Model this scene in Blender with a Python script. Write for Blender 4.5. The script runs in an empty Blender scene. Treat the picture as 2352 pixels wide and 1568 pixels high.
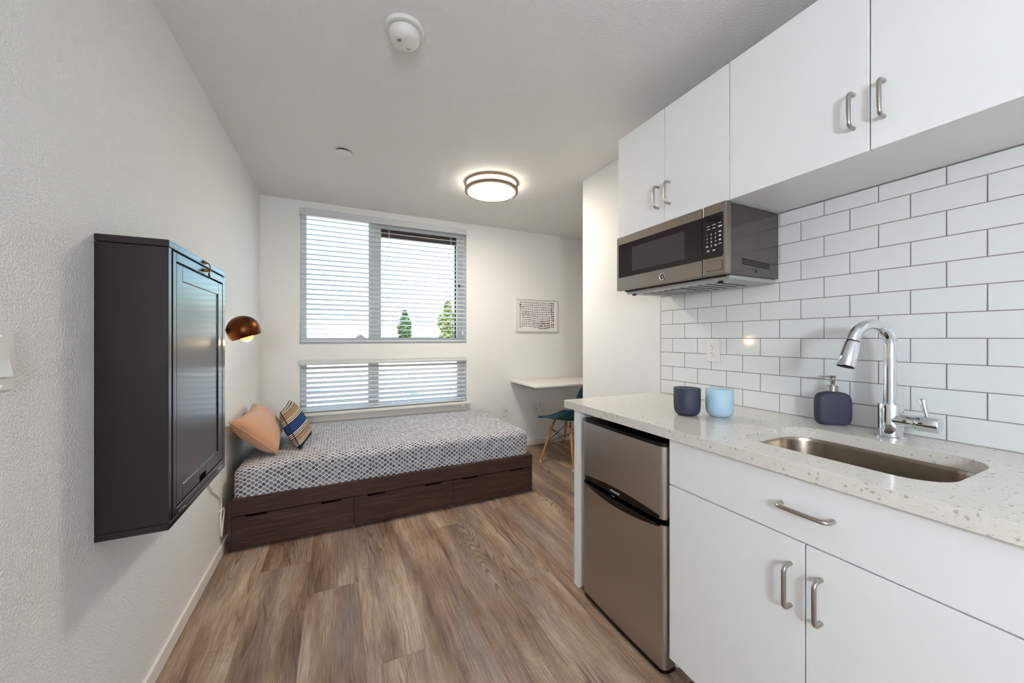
import bpy, bmesh, math, random
from mathutils import Vector, Matrix

random.seed(7)
S = bpy.context.scene
COL = S.collection
PI = math.pi

# ------------------------------------------------------------------ camera
FPX, YAW, CAM_H, HOR = 842.8, 0.4429, 1.225, 776.7
cd = bpy.data.cameras.new('camera')
cd.sensor_width = 36.0
cd.lens = FPX / 2352 * 36.0
cd.shift_y = -(784 - HOR) / 2352
cd.clip_start = 0.02
cd.clip_end = 2000
cam = bpy.data.objects.new('camera', cd)
COL.objects.link(cam)
cam.location = (0, 0, CAM_H)
cam.rotation_euler = (PI / 2, 0, -YAW)
S.camera = cam

# ------------------------------------------------------------------ sky, sun, exposure
w = bpy.data.worlds.new('sky')
S.world = w
w.use_nodes = True
nt = w.node_tree
bg = nt.nodes['Background']
sky = nt.nodes.new('ShaderNodeTexSky')
sky.sky_type = 'NISHITA'
sky.sun_disc = False
sky.sun_elevation = math.radians(38)
sky.sun_rotation = math.radians(205)
sky.air_density = 1.3
sky.dust_density = 0.3
sky.ozone_density = 4.0
nt.links.new(sky.outputs[0], bg.inputs[0])
bg.inputs[1].default_value = 0.42

sd = bpy.data.lights.new('sun', 'SUN')
sd.energy = 9.0
sd.angle = 0.01
sd.color = (1, 0.95, 0.86)
sun = bpy.data.objects.new('sun', sd)
COL.objects.link(sun)
sun.rotation_euler = Vector((0.35, 0.8, -0.65)).to_track_quat('-Z', 'Y').to_euler()

LAMP_ROOM, LAMP_FILL, LAMP_BULB = 45.0, 110.0, 2.0
vs = S.view_settings
vs.view_transform = 'Standard'
vs.look = 'None'
vs.gamma = 1.0
vs.use_curve_mapping = False
vs.exposure = 0.77

# ------------------------------------------------------------------ helpers: objects
WORLD = {}


def link(o, parent=None, wloc=None):
    COL.objects.link(o)
    if parent is not None:
        o.parent = parent
    return o


def thing(name, loc, label=None, cat=None, group=None, kind=None):
    o = bpy.data.objects.new(name, None)
    o.empty_display_size = 0.05
    COL.objects.link(o)
    o.location = loc
    WORLD[o] = Vector(loc)
    tag(o, label, cat, group, kind)
    return o


def tag(o, label=None, cat=None, group=None, kind=None):
    if label: o['label'] = label
    if cat: o['category'] = cat
    if group: o['group'] = group
    if kind: o['kind'] = kind
    return o


def obj(name, bm, m, parent=None, smooth=None, origin=None):
    """bm is in world coordinates; becomes one mesh object under parent."""
    bmesh.ops.recalc_face_normals(bm, faces=bm.faces)
    return raw(name, bm, m, parent, smooth, origin)


def raw(name, bm, m, parent=None, smooth=None, origin=None):
    if origin is None:
        if parent is not None:
            origin = WORLD[parent]
        else:
            xs = [v.co.x for v in bm.verts]; ys = [v.co.y for v in bm.verts]; zs = [v.co.z for v in bm.verts]
            origin = Vector(((min(xs) + max(xs)) / 2, (min(ys) + max(ys)) / 2, min(zs)))
    origin = Vector(origin)
    bmesh.ops.translate(bm, verts=bm.verts, vec=-origin)
    me = bpy.data.meshes.new(name)
    bm.to_mesh(me)
    bm.free()
    if smooth is not None:
        me.shade_smooth()
        if smooth < 180:
            me.set_sharp_from_angle(angle=math.radians(smooth))
    mm = m if isinstance(m, (list, tuple)) else [m]
    for k in mm:
        me.materials.append(k)
    o = bpy.data.objects.new(name, me)
    COL.objects.link(o)
    if parent is not None:
        o.parent = parent
        o.location = origin - WORLD[parent]
    else:
        o.location = origin
    WORLD[o] = origin
    return o


def inst(name, me, loc, parent=None, rot=None):
    o = bpy.data.objects.new(name, me)
    COL.objects.link(o)
    o.location = Vector(loc) - (WORLD[parent] if parent is not None else Vector())
    if parent is not None: o.parent = parent
    if rot: o.rotation_euler = rot
    WORLD[o] = Vector(loc)
    return o


# ------------------------------------------------------------------ helpers: shapes
def B():
    return bmesh.new()


def merge(bm, t):
    me = bpy.data.meshes.new('t')
    t.to_mesh(me)
    t.free()
    bm.from_mesh(me)
    bpy.data.meshes.remove(me)
    return bm


def box(bm, x0, x1, y0, y1, z0, z1, bev=0, seg=2):
    t = bmesh.new()
    bmesh.ops.create_cube(t, size=1)
    for v in t.verts:
        v.co = Vector((x0 + (v.co.x + .5) * (x1 - x0), y0 + (v.co.y + .5) * (y1 - y0), z0 + (v.co.z + .5) * (z1 - z0)))
    if bev:
        bmesh.ops.bevel(t, geom=t.edges[:], offset=bev, segments=seg, affect='EDGES', profile=.5)
    return merge(bm, t)


def bx(*a, **k):
    return box(bmesh.new(), *a, **k)


def ring(c, ax, r, n, ry=None):
    ax = Vector(ax).normalized()
    up = Vector((0, 0, 1)) if abs(ax.z) < .9 else Vector((1, 0, 0))
    a = ax.cross(up).normalized(); b = ax.cross(a)
    return [Vector(c) + a * (r * math.cos(2 * PI * i / n)) + b * ((ry or r) * math.sin(2 * PI * i / n)) for i in range(n)]


def loft(bm, loops, cap0=True, cap1=True, closed=True):
    vs_ = [[bm.verts.new(p) for p in lp] for lp in loops]
    n = len(loops[0])
    for a, b in zip(vs_, vs_[1:]):
        for i in range(n if closed else n - 1):
            j = (i + 1) % n
            bm.faces.new((a[i], a[j], b[j], b[i]))
    if cap0: bm.faces.new(vs_[0][::-1])
    if cap1: bm.faces.new(vs_[-1])
    return bm


def cyl(bm, p0, p1, r0, r1=None, n=24):
    p0 = Vector(p0); p1 = Vector(p1)
    d = p1 - p0
    return loft(bm, [ring(p0, d, r0, n), ring(p1, d, r0 if r1 is None else r1, n)])


def tube(bm, pts, r, n=12):
    pts = [Vector(p) for p in pts]
    rs = r if isinstance(r, (list, tuple)) else [r] * len(pts)
    loops = []
    t0 = (pts[1] - pts[0]).normalized()
    up = Vector((0, 0, 1)) if abs(t0.z) < .9 else Vector((1, 0, 0))
    a = t0.cross(up).normalized()
    for i, p in enumerate(pts):
        if i == 0: t = pts[1] - pts[0]
        elif i == len(pts) - 1: t = pts[-1] - pts[-2]
        else: t = (pts[i + 1] - pts[i]).normalized() + (pts[i] - pts[i - 1]).normalized()
        t.normalize()
        a = (a - t * a.dot(t)).normalized()
        b = t.cross(a)
        loops.append([p + a * (rs[i] * math.cos(2 * PI * k / n)) + b * (rs[i] * math.sin(2 * PI * k / n)) for k in range(n)])
    return loft(bm, loops)


def lathe(bm, prof, c, n=32, axis=(0, 0, 1), caps=True):
    c = Vector(c); ax = Vector(axis).normalized()
    return loft(bm, [ring(c + ax * z, ax, max(r, 1e-5), n) for r, z in prof], cap0=caps, cap1=caps)


def rrect(cx, cy, hx, hy, r, n=8):
    pts = []
    for qx, qy, a0 in ((1, 1, 0), (-1, 1, PI / 2), (-1, -1, PI), (1, -1, 1.5 * PI)):
        for k in range(n + 1):
            a = a0 + PI / 2 * k / n
            pts.append((cx + qx * (hx - r) + r * math.cos(a), cy + qy * (hy - r) + r * math.sin(a)))
    return pts


def prismX(bm, poly, x0, x1):      # poly in (y,z)
    return loft(bm, [[Vector((x0, y, z)) for y, z in poly], [Vector((x1, y, z)) for y, z in poly]])


def prismY(bm, poly, y0, y1):      # poly in (x,z)
    return loft(bm, [[Vector((x, y0, z)) for x, z in poly], [Vector((x, y1, z)) for x, z in poly]])


def prismZ(bm, poly, z0, z1):
    return loft(bm, [[Vector((x, y, z0)) for x, y in poly], [Vector((x, y, z1)) for x, y in poly]])


def text(name, s, size, m, origin, parent, xdir, ydir):
    cu = bpy.data.curves.new('t', 'FONT')
    cu.body = s; cu.size = size; cu.align_x = 'CENTER'; cu.align_y = 'CENTER'; cu.extrude = .0002
    o = bpy.data.objects.new('t', cu)
    COL.objects.link(o)
    dg = bpy.context.evaluated_depsgraph_get()
    me = bpy.data.meshes.new_from_object(o.evaluated_get(dg))
    bpy.data.objects.remove(o)
    bpy.data.curves.remove(cu)
    X = Vector(xdir); Y = Vector(ydir); Z = X.cross(Y)
    M = Matrix((X, Y, Z)).transposed().to_4x4()
    me.transform(M)
    me.name = name
    me.materials.clear(); me.materials.append(m)
    return inst(name, me, origin, parent)


# ------------------------------------------------------------------ helpers: materials
def lin(c):
    return tuple(((x / 255) / 12.92 if x / 255 <= .04045 else ((x / 255 + .055) / 1.055) ** 2.4) for x in c) + (1,)


def mat(name, c, rough=.5, metal=0, spec=.5, coat=0, emit=None, estr=0):
    m = bpy.data.materials.new(name)
    m.use_nodes = True
    p = m.node_tree.nodes['Principled BSDF']
    p.inputs['Base Color'].default_value = lin(c)
    p.inputs['Roughness'].default_value = rough
    p.inputs['Metallic'].default_value = metal
    p.inputs['Specular IOR Level'].default_value = spec
    p.inputs['Coat Weight'].default_value = coat
    p.inputs['Coat Roughness'].default_value = .1
    if emit:
        p.inputs['Emission Color'].default_value = lin(emit)
        p.inputs['Emission Strength'].default_value = estr
    return m


class N:
    """tiny node builder on a material"""
    def __init__(s, m):
        s.m = m; s.t = m.node_tree; s.p = s.t.nodes['Principled BSDF']

    def new(s, typ, ins=None, **props):
        n = s.t.nodes.new(typ)
        for k, v in props.items(): setattr(n, k, v)
        for k, v in (ins or {}).items():
            if isinstance(v, bpy.types.NodeSocket): s.t.links.new(v, n.inputs[k])
            else: n.inputs[k].default_value = v
        return n

    def math(s, op, a, b=0.0, c=None):
        ins = {0: a, 1: b}
        if c is not None: ins[2] = c
        return s.new('ShaderNodeMath', ins, operation=op).outputs[0]

    def mix(s, f, a, b, bt='MIX'):
        n = s.new('ShaderNodeMix', data_type='RGBA', blend_type=bt)
        for k, v in ((0, f), (6, a), (7, b)):
            if isinstance(v, bpy.types.NodeSocket): s.t.links.new(v, n.inputs[k])
            else: n.inputs[k].default_value = v
        return n.outputs[2]

    def ramp(s, f, stops, interp='LINEAR'):
        n = s.new('ShaderNodeValToRGB', {0: f})
        cr = n.color_ramp
        cr.interpolation = interp
        while len(cr.elements) < len(stops): cr.elements.new(.5)
        for e, (pos, col) in zip(cr.elements, stops):
            e.position = pos; e.color = col
        return n.outputs[0]

    def coord(s, which='Object'):
        return s.new('ShaderNodeTexCoord').outputs[which]

    def mapping(s, v, scale=(1, 1, 1), loc=(0, 0, 0)):
        return s.new('ShaderNodeMapping', {'Vector': v, 'Scale': scale, 'Location': loc}).outputs[0]

    def noise(s, v, scale, detail=2, rough=.5, out=0, dist=0):
        return s.new('ShaderNodeTexNoise', {'Vector': v, 'Scale': scale, 'Detail': detail, 'Roughness': rough, 'Distortion': dist}).outputs[out]

    def bump(s, h, strength, dist):
        n = s.new('ShaderNodeBump', {'Height': h, 'Strength': strength, 'Distance': dist})
        s.t.links.new(n.outputs[0], s.p.inputs['Normal'])

    def set(s, k, v):
        if isinstance(v, bpy.types.NodeSocket): s.t.links.new(v, s.p.inputs[k])
        else: s.p.inputs[k].default_value = v


def plaster(name, c, scale, strength):
    m = mat(name, c, .75, spec=.25)
    n = N(m)
    co = n.coord()
    a = n.noise(co, scale, 2, .5)
    r = n.ramp(a, [(.42, (0, 0, 0, 1)), (.62, (1, 1, 1, 1))])
    n.bump(r, strength, .002)
    return m


M_wall = plaster('wall_paint', (230, 230, 228), 165, .62)
M_wall_smooth = plaster('wall_paint_smooth', (230, 230, 228), 105, .16)
M_ceil = plaster('ceiling_paint', (231, 230, 228), 150, .55)
M_trimw = mat('trim_white', (228, 224, 218), .45)
M_cab = mat('cabinet_white', (236, 236, 235), .38)
M_grout = mat('grout', (136, 126, 124), .9)
M_tile = mat('tile_glaze', (226, 227, 226), .09, spec=.5)
M_steel = mat('brushed_nickel', (176, 170, 163), .28, 1)
M_ring = mat('satin_nickel', (150, 132, 116), .3, 1)
M_chrome = mat('chrome', (225, 228, 232), .05, 1)
M_black = mat('black_plastic', (6, 5, 6), .16, spec=.3)
M_blackm = mat('black_matte', (10, 9, 9), .7)
M_white = mat('white_plastic', (226, 224, 218), .35)
M_dark = mat('espresso_paint', (27, 17, 19), .25, spec=.4, coat=.22)
M_navy = mat('navy_ceramic', (44, 48, 68), .6)
M_sky = mat('pale_blue_ceramic', (176, 207, 226), .4)
M_inwhite = mat('white_glaze', (232, 230, 226), .25)
M_copper = mat('aged_copper', (98, 56, 30), .36, 1)
M_bronze = mat('bronze_frame', (58, 46, 44), .5)
M_vinyl = mat('window_vinyl', (214, 218, 220), .4)
M_blind = mat('blind_slat', (202, 206, 208), .45)
M_cord = mat('cord_white', (235, 235, 232), .6)
M_brass = mat('antique_brass', (120, 84, 46), .3, 1)
M_teal = mat('teal_shell', (12, 78, 98), .42)
M_wire = mat('black_wire', (12, 12, 13), .4)
M_seamw = mat('white_cap', (226, 226, 222), .5)

# brushed steels (fine vertical / horizontal grain in the relief only)
def brushed(name, c, rough, sc, strength=.06):
    m = mat(name, c, rough, 1)
    n = N(m)
    co = n.mapping(n.coord(), sc)
    n.bump(n.noise(co, 1, 3, .6), strength, .0006)
    return m


M_fridge = brushed('fridge_steel', (182, 175, 169), .38, (20, 20, 900))
M_mwsteel = brushed('microwave_steel', (158, 147, 138), .3, (20, 20, 900))
M_sink = brushed('sink_steel', (158, 146, 134), .27, (600, 60, 60), .05)
M_chassis = mat('microwave_chassis', (108, 100, 100), .16, .85)
M_galv = mat('galvanised_plate', (176, 178, 176), .42, .55)
M_glassblk = mat('black_glass', (30, 22, 24), .08)
M_glasswin = mat('smoked_window', (62, 56, 54), .14)

# window pane: clear, faint mirror
M_pane = bpy.data.materials.new('window_glass')
M_pane.use_nodes = True
_t = M_pane.node_tree
_t.nodes.clear()
_o = _t.nodes.new('ShaderNodeOutputMaterial')
_mx = _t.nodes.new('ShaderNodeMixShader')
_tr = _t.nodes.new('ShaderNodeBsdfTransparent')
_gl = _t.nodes.new('ShaderNodeBsdfGlossy')
_tr.inputs[0].default_value = (.93, .98, .98, 1)
_gl.inputs['Roughness'].default_value = .02
_mx.inputs[0].default_value = .06
_t.links.new(_tr.outputs[0], _mx.inputs[1]); _t.links.new(_gl.outputs[0], _mx.inputs[2]); _t.links.new(_mx.outputs[0], _o.inputs[0])

# bulb glass
M_bulb = mat('bulb_glass', (255, 214, 160), .1, emit=(255, 160, 70), estr=1.6)
M_fil = mat('filament', (255, 230, 180), .3, emit=(255, 214, 140), estr=40)


def wood_floor():
    m = mat('oak_plank', (140, 118, 100), .42, spec=.4)
    n = N(m)
    co = n.coord()
    rnd = n.new('ShaderNodeObjectInfo').outputs['Random']
    off = n.new('ShaderNodeCombineXYZ', {0: n.math('MULTIPLY', rnd, 37.0), 1: n.math('MULTIPLY', rnd, 71.0), 2: n.math('MULTIPLY', rnd, 13.0)}).outputs[0]
    v = n.new('ShaderNodeVectorMath', {0: co, 1: off}, operation='ADD').outputs[0]
    K0, K1 = (0, 0, 0, 1), (1, 1, 1, 1)
    wv = n.new('ShaderNodeVectorMath', {0: n.noise(n.mapping(v, (4, 2.2, 1)), 1, 2, .5, out=1), 1: (.05, .16, 0)}, operation='MULTIPLY').outputs[0]
    v = n.new('ShaderNodeVectorMath', {0: v, 1: wv}, operation='ADD').outputs[0]
    patch = n.noise(n.mapping(v, (9, 1.3, 1)), 1, 4, .58)
    col = n.ramp(patch, [(.30, lin((96, 70, 54))), (.43, lin((138, 110, 89))), (.55, lin((164, 140, 119))), (.70, lin((190, 171, 151)))])
    grey = n.noise(n.mapping(v, (5, .9, 1), (5, 3, 0)), 1, 3, .55)
    col = n.mix(n.math('MULTIPLY', n.ramp(grey, [(.46, K0), (.64, K1)]), .62), col, lin((126, 116, 113)))
    fine = n.noise(n.mapping(v, (260, 7, 1)), 1, 5, .68)
    col = n.mix(n.math('MULTIPLY', n.ramp(fine, [(.38, K1), (.55, K0)]), .5), col, lin((78, 58, 46)))
    col = n.mix(n.math('MULTIPLY', n.ramp(fine, [(.56, K0), (.72, K1)]), .35), col, lin((204, 188, 168)))
    # cathedral grain: thin dark contour lines inside some areas
    d = n.noise(n.mapping(v, (6, .55, 1), (1, 4, 0)), 1, 2, .45)
    rings = n.math('SINE', n.math('MULTIPLY', d, 210.0))
    area = n.ramp(n.noise(n.mapping(v, (7, .8, 1), (2, 9, 0)), 1, 1), [(.50, K0), (.58, K1)])
    rl = n.math('MULTIPLY', n.ramp(rings, [(.45, K0), (.95, K1)]), area)
    col = n.mix(n.math('MULTIPLY', rl, .62), col, lin((72, 53, 42)))
    # saw marks across the board
    saw = n.noise(n.mapping(v, (16, 420, 1)), 1, 3, .6)
    sarea = n.ramp(n.noise(n.mapping(v, (5, 2, 1), (8, 1, 0)), 1, 2), [(.42, K0), (.6, K1)])
    col = n.mix(n.math('MULTIPLY', n.math('MULTIPLY', n.ramp(saw, [(.38, K1), (.5, K0)]), sarea), .38), col, lin((92, 72, 58)))
    shade = n.math('ADD', n.math('MULTIPLY', rnd, .16), .98)
    col = n.mix(1.0, col, n.new('ShaderNodeCombineColor', {0: shade, 1: shade, 2: shade}).outputs[0], 'MULTIPLY')
    n.set('Base Color', col)
    n.set('Roughness', n.math('ADD', n.math('MULTIPLY', fine, .2), .34))
    n.bump(n.math('ADD', n.math('MULTIPLY', fine, .6), n.math('MULTIPLY', saw, .4)), .25, .0008)
    return m


def walnut(name, c1, c2, sc):
    m = mat(name, c1, .42, spec=.3)
    n = N(m)
    co = n.coord()
    a = n.noise(n.mapping(co, sc), 1, 4, .65, dist=.3)
    n.set('Base Color', n.ramp(a, [(.35, lin(c1)), (.65, lin(c2))]))
    n.bump(a, .12, .0006)
    return m


M_floor = wood_floor()
M_bedwood = walnut('bed_walnut', (42, 29, 25), (76, 54, 46), (3.5, 3.5, 110))
M_bedinner = mat('bed_inner', (120, 92, 72), .6)
M_legwood = walnut('beech_leg', (190, 128, 74), (214, 154, 98), (60, 60, 4))


def quartz():
    m = mat('white_quartz', (222, 218, 209), .12, spec=.5)
    n = N(m)
    co = n.coord()
    col = n.mix(n.noise(co, 60, 3, .6), lin((226, 222, 213)), lin((212, 207, 197)))
    co = n.new('ShaderNodeVectorMath', {0: co, 1: n.new('ShaderNodeVectorMath', {0: n.noise(co, 170, 2, .6, out=1), 1: (.010, .010, .010)}, operation='MULTIPLY').outputs[0]}, operation='ADD').outputs[0]
    for sc, thr, rad, c in ((75, .86, .34, (150, 140, 126)), (130, .84, .36, (128, 118, 108)), (230, .8, .38, (176, 168, 156)), (60, .93, .3, (105, 92, 80))):
        vo = n.new('ShaderNodeTexVoronoi', {'Vector': n.mapping(co, (1, 1, 1), (sc * .1, 0, 0)), 'Scale': float(sc), 'Randomness': 1.0})
        sep = n.new('ShaderNodeSeparateColor', {0: vo.outputs['Color']})
        pick = n.math('GREATER_THAN', sep.outputs[0], thr)
        near = n.math('LESS_THAN', n.math('ADD', vo.outputs['Distance'], n.math('MULTIPLY', n.noise(co, sc * 3.0, 1), .3)), rad + .06)
        col = n.mix(n.math('MULTIPLY', n.math('MULTIPLY', pick, near), .62), col, lin(c))
    n.set('Base Color', col)
    return m


M_quartz = quartz()


def leaf_print():
    m = mat('leaf_print_cotton', (220, 216, 210), .85, spec=.1)
    n = N(m)
    uv = n.new('ShaderNodeSeparateXYZ', {0: n.coord('UV')})
    wob = n.noise(n.coord(), 9, 2, .5)
    wob2 = n.noise(n.coord(), 7, 2, .5)
    p = n.math('ADD', n.math('DIVIDE', uv.outputs[0], .037), n.math('MULTIPLY', wob, .55))
    q = n.math('ADD', n.math('DIVIDE', uv.outputs[1], .0295), n.math('MULTIPLY', wob2, .55))
    fx = n.math('SUBTRACT', n.math('FRACT', p), .5)
    fy = n.math('SUBTRACT', n.math('FRACT', q), .5)
    curve = n.math('MULTIPLY', n.math('ADD', n.math('COSINE', n.math('MULTIPLY', fx, 2 * PI)), 1.0), .25)
    s = n.math('SUBTRACT', curve, n.math('ABSOLUTE', fy))
    ins = n.math('GREATER_THAN', s, 0.0)
    leaf = n.new('ShaderNodeMapRange', {0: n.math('ABSOLUTE', s), 1: .085, 2: .13, 3: 0.0, 4: 1.0}).outputs[0]
    idx = n.math('ADD', n.math('FLOOR', n.math('ADD', p, n.math('MULTIPLY', n.math('SUBTRACT', 1.0, ins), .5))), n.math('MULTIPLY', ins, 311.0))
    idy = n.math('FLOOR', n.math('ADD', q, n.math('MULTIPLY', n.math('SUBTRACT', 1.0, ins), .5)))
    wn = n.new('ShaderNodeTexWhiteNoise', {'Vector': n.new('ShaderNodeCombineXYZ', {0: idx, 1: idy}).outputs[0]}, noise_dimensions='3D').outputs[0]
    blot = n.noise(n.coord(), 60, 2, .6)
    tone = n.math('ADD', n.math('MULTIPLY', wn, .6), n.math('MULTIPLY', blot, .5))
    col = n.ramp(tone, [(.15, lin((72, 76, 88))), (.5, lin((106, 110, 122))), (.85, lin((142, 147, 156)))])
    n.set('Base Color', n.mix(leaf, lin((232, 229, 226)), col))
    n.bump(n.noise(n.coord(), 700, 1), .1, .0004)
    return m


M_sheet = leaf_print()


def stripe_cloth():
    m = mat('striped_canvas', (140, 120, 100), .85, spec=.1)
    n = N(m)
    v = n.new('ShaderNodeSeparateXYZ', {0: n.coord('UV')}).outputs[1]
    K = lin((28, 28, 38)); Cc = lin((222, 208, 184)); T = lin((146, 122, 98)); Bl = lin((38, 62, 110)); Nv = lin((26, 32, 56))
    st = [(0, Nv)]

    def band(a, b):
        k = (b - a) / 6
        for i in range(6): st.append((a + k * i, K if i % 2 == 0 else Cc))
    band(.07, .16); st.append((.16, T))
    band(.28, .40); st.append((.40, Bl))
    band(.63, .75); st.append((.75, T))
    band(.90, .99)
    n.set('Base Color', n.ramp(v, st, 'CONSTANT'))
    n.bump(n.noise(n.coord(), 500, 1), .15, .0005)
    return m


M_stripe = stripe_cloth()
M_tan = mat('tan_velvet', (190, 146, 116), .8, spec=.15)
N(M_tan).set('Sheen Weight', .3)

M_lens = mat('lamp_diffuser', (255, 244, 224), .4, emit=(255, 243, 226), estr=LAMP_ROOM)
M_drum = mat('lamp_drum_glass', (255, 248, 236), .4, emit=(255, 245, 230), estr=11.0)
M_fill_globe = mat('fill_globe', (255, 250, 244), .4, emit=(236, 245, 255), estr=LAMP_FILL)  # glow of the added fill light behind the camera

# ------------------------------------------------------------------ dimensions
XL, YB, ZC = -.5986, 3.72, 2.44
XW, XT = 1.715, 1.7025            # painted kitchen wall, tile face
YC = 2.334                        # where the kitchen wall turns the corner
XA, YF = 3.2, -1.6                # alcove right wall, wall behind the camera
CT = .908                         # counter top

# ------------------------------------------------------------------ the room shell
def struct(name, bm, m, **k):
    return tag(obj(name, bm, m, **k), kind='structure')


floor = struct('floor', bx(XL - .12, XA + .12, YF - .12, YB + .18, -.10, -.0062), M_grout)
# planks, 9 inch wide, running away from the camera
PW, PL = .2286, 1.52
joints = {-2: 2.30, -1: 2.0, 0: 1.457, 1: 2.62, 2: .83, 3: 1.657, 4: 2.43, -3: 1.2, 5: 2.9, 6: 3.3}
for k in range(-4, 14):
    x0, x1 = .093 + PW * k, .093 + PW * (k + 1)
    j = joints.get(k, 2.4 + ((k * .61) % 1.5))
    y = j - PL * 4
    while y < YB:
        for (ax, bx_, ay, by) in ((XL + .001, XW - .001, YF, YC), (XL + .001, XA, YC, YB)):
            X0, X1, Y0, Y1 = max(x0, ax), min(x1, bx_), max(y, ay), min(y + PL, by)
            # one board spans both zones where it lies wholly inside the narrow part
            if x1 <= XW:
                if ay == YC: continue
                Y1 = min(y + PL, YB)
            if X1 - X0 < .012 or Y1 - Y0 < .02: continue
            g = .0001
            b = B()
            lo = [(X0 + g, Y0 + g), (X1 - g, Y0 + g), (X1 - g, Y1 - g), (X0 + g, Y1 - g)]
            e = .0003
            hi = [(X0 + g + e, Y0 + g + e), (X1 - g - e, Y0 + g + e), (X1 - g - e, Y1 - g - e), (X0 + g + e, Y1 - g - e)]
            loft(b, [[Vector((p[0], p[1], -.006)) for p in lo], [Vector((p[0], p[1], -.001)) for p in lo], [Vector((p[0], p[1], 0)) for p in hi]])
            obj('plank', b, M_floor, floor, origin=(X0, Y0, 0))
        y += PL

struct('ceiling', bx(XL - .12, XA + .12, YF - .12, YB + .18, ZC, ZC + .12), M_ceil)
struct('wall_left', bx(XL - .12, XL, YF - .12, YB + .18, -.006, ZC), M_wall)
# back wall with two window openings
W1 = (-.307, 1.231, 1.175, 2.378)
W2 = (-.307, 1.231, .548, 1.036)
b = B()
for a in ((XL, W1[0], -.006, ZC), (W1[1], XA + .12, -.006, ZC), (W1[0], W1[1], W1[3], ZC), (W1[0], W1[1], W2[3], W1[2]), (W1[0], W1[1], -.006, W2[2])):
    box(b, a[0], a[1], YB, YB + .18, a[2], a[3])
bmesh.ops.remove_doubles(b, verts=b.verts, dist=1e-4)
struct('wall_back', b, M_wall_smooth)
wall_right = struct('wall_right', bx(XW, XW + .115, YF - .12, YC, -.006, ZC), M_wall_smooth)
struct('wall_alcove_front', bx(XW + .115, XA + .12, YC - .115, YC, -.006, ZC), M_wall_smooth)
struct('wall_alcove_right', bx(XA, XA + .12, YC, YB, -.006, ZC), M_wall_smooth)
struct('wall_front', bx(XL, XW, YF - .12, YF, -.006, ZC), M_wall)

BBH, BBT = .062, .012
def base(name, x0, x1, y0, y1):
    struct(name, bx(x0, x1, y0, y1, .0005, BBH, bev=.002), M_trimw)
base('baseboard_left', XL, XL + BBT, YF, YB - BBT)
base('baseboard_back', XL, XA, YB - BBT, YB)
base('baseboard_right', XW - BBT, XW, 1.60, YC + BBT)
base('baseboard_alcove', XW, XA, YC, YC + BBT)

# ------------------------------------------------------------------ backsplash tiles on the kitchen wall
bed = obj('grout_bed', bx(1.7045, XW + .002, .06, 1.5645, CT, 1.757), M_grout, wall_right)
RP = .0792
TG = .0028
tiles = {}
Yend = 1.5631
Zt = 1.757
for r in range(-4, 7):
    z0 = CAM_H + r * RP
    z1 = min(z0 + RP, Zt)
    if z0 < CT: z0 = CT
    if z1 - z0 < .01: continue
    # vertical joints sit at Y0 - n*RP*2, alternate rows shifted by half a tile
    y_first = 1.4801 - (RP if r % 2 == 0 else 0.0)
    ys_ = [y_first - 2 * RP * i for i in range(-2, 12)]
    ys_ = [y for y in ys_ if .06 < y < Yend - .004]
    edges = [Yend] + sorted(ys_, reverse=True) + [.06]
    for a, c in zip(edges, edges[1:]):
        wdt, hgt = a - c - TG, z1 - z0 - TG
        if wdt < .004: continue
        key = (round(wdt, 4), round(hgt, 4))
        cen = Vector((XT, (a + c) / 2, (z0 + z1) / 2))
        if key not in tiles:
            bb = bx(XT - cen.x, XT - cen.x + .009, -wdt / 2, wdt / 2, -hgt / 2, hgt / 2)
            bmesh.ops.bevel(bb, geom=[e for e in bb.edges if all(v.co.x < .001 for v in e.verts)], offset=.0012, segments=2, affect='EDGES')
            o = raw('tile', bb, M_tile, wall_right, origin=(0, 0, 0), smooth=30)
            o.location = cen - WORLD[wall_right]
            tiles[key] = o.data
        else:
            o = inst('tile', tiles[key], cen, wall_right)
        o.rotation_euler = (0, random.uniform(-.0025, .0025), random.uniform(-.002, .002))

# ------------------------------------------------------------------ windows
def frame_ring(bm, x0, x1, z0, z1, wl, wr, wb, wt, y0, y1, bev=.002):
    box(bm, x0, x0 + wl, y0, y1, z0, z1, bev=bev)
    box(bm, x1 - wr, x1, y0, y1, z0, z1, bev=bev)
    box(bm, x0 + wl, x1 - wr, y0, y1, z0, z0 + wb, bev=bev)
    box(bm, x0 + wl, x1 - wr, y0, y1, z1 - wt, z1, bev=bev)
    return bm


def window(name, W, mull, low):
    t = thing(name, ((W[0] + W[1]) / 2, 3.83, W[2]), kind='structure')
    obj('frame', frame_ring(B(), W[0], W[1], W[2], W[3], .05, .078, .055 if not low else .04, .034 if not low else .05, 3.80, 3.87), M_vinyl, t)
    obj('mullion', bx(mull[0], mull[1], 3.795, 3.872, W[2] + .04, W[3] - .03, bev=.003), M_vinyl, t)
    zb, zt = W[2] + (.05 if not low else .035), W[3] - (.03 if not low else .045)
    obj('pane', bx(W[0] + .045, mull[0] + .005, 3.838, 3.842, zb, zt), M_pane, t)
    if low:
        obj('pane', bx(mull[1] - .005, W[1] - .07, 3.838, 3.842, zb, zt), M_pane, t)
    else:
        s = obj('sash', frame_ring(B(), mull[1] - .004, W[1] - .073, W[2] + .05, W[3] - .06, .006, .018, .008, .092, 3.845, 3.868, bev=.001), M_bronze, t)
        obj('pane', bx(mull[1] + .0, W[1] - .09, 3.854, 3.858, W[2] + .056, W[3] - .14), M_pane, s)
        obj('head_rail', bx(mull[1] - .002, W[1] - .076, 3.803, 3.869, W[3] - .068, W[3] - .032, bev=.001), M_vinyl, t)
        obj('latch', bx(1.165, 1.18, 3.792, 3.802, 1.76, 1.80, bev=.002), M_black, t)
    return t


window('window_1', W1, (.268, .382), False)
window('window_2', W2, (.265, .361), True)
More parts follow.
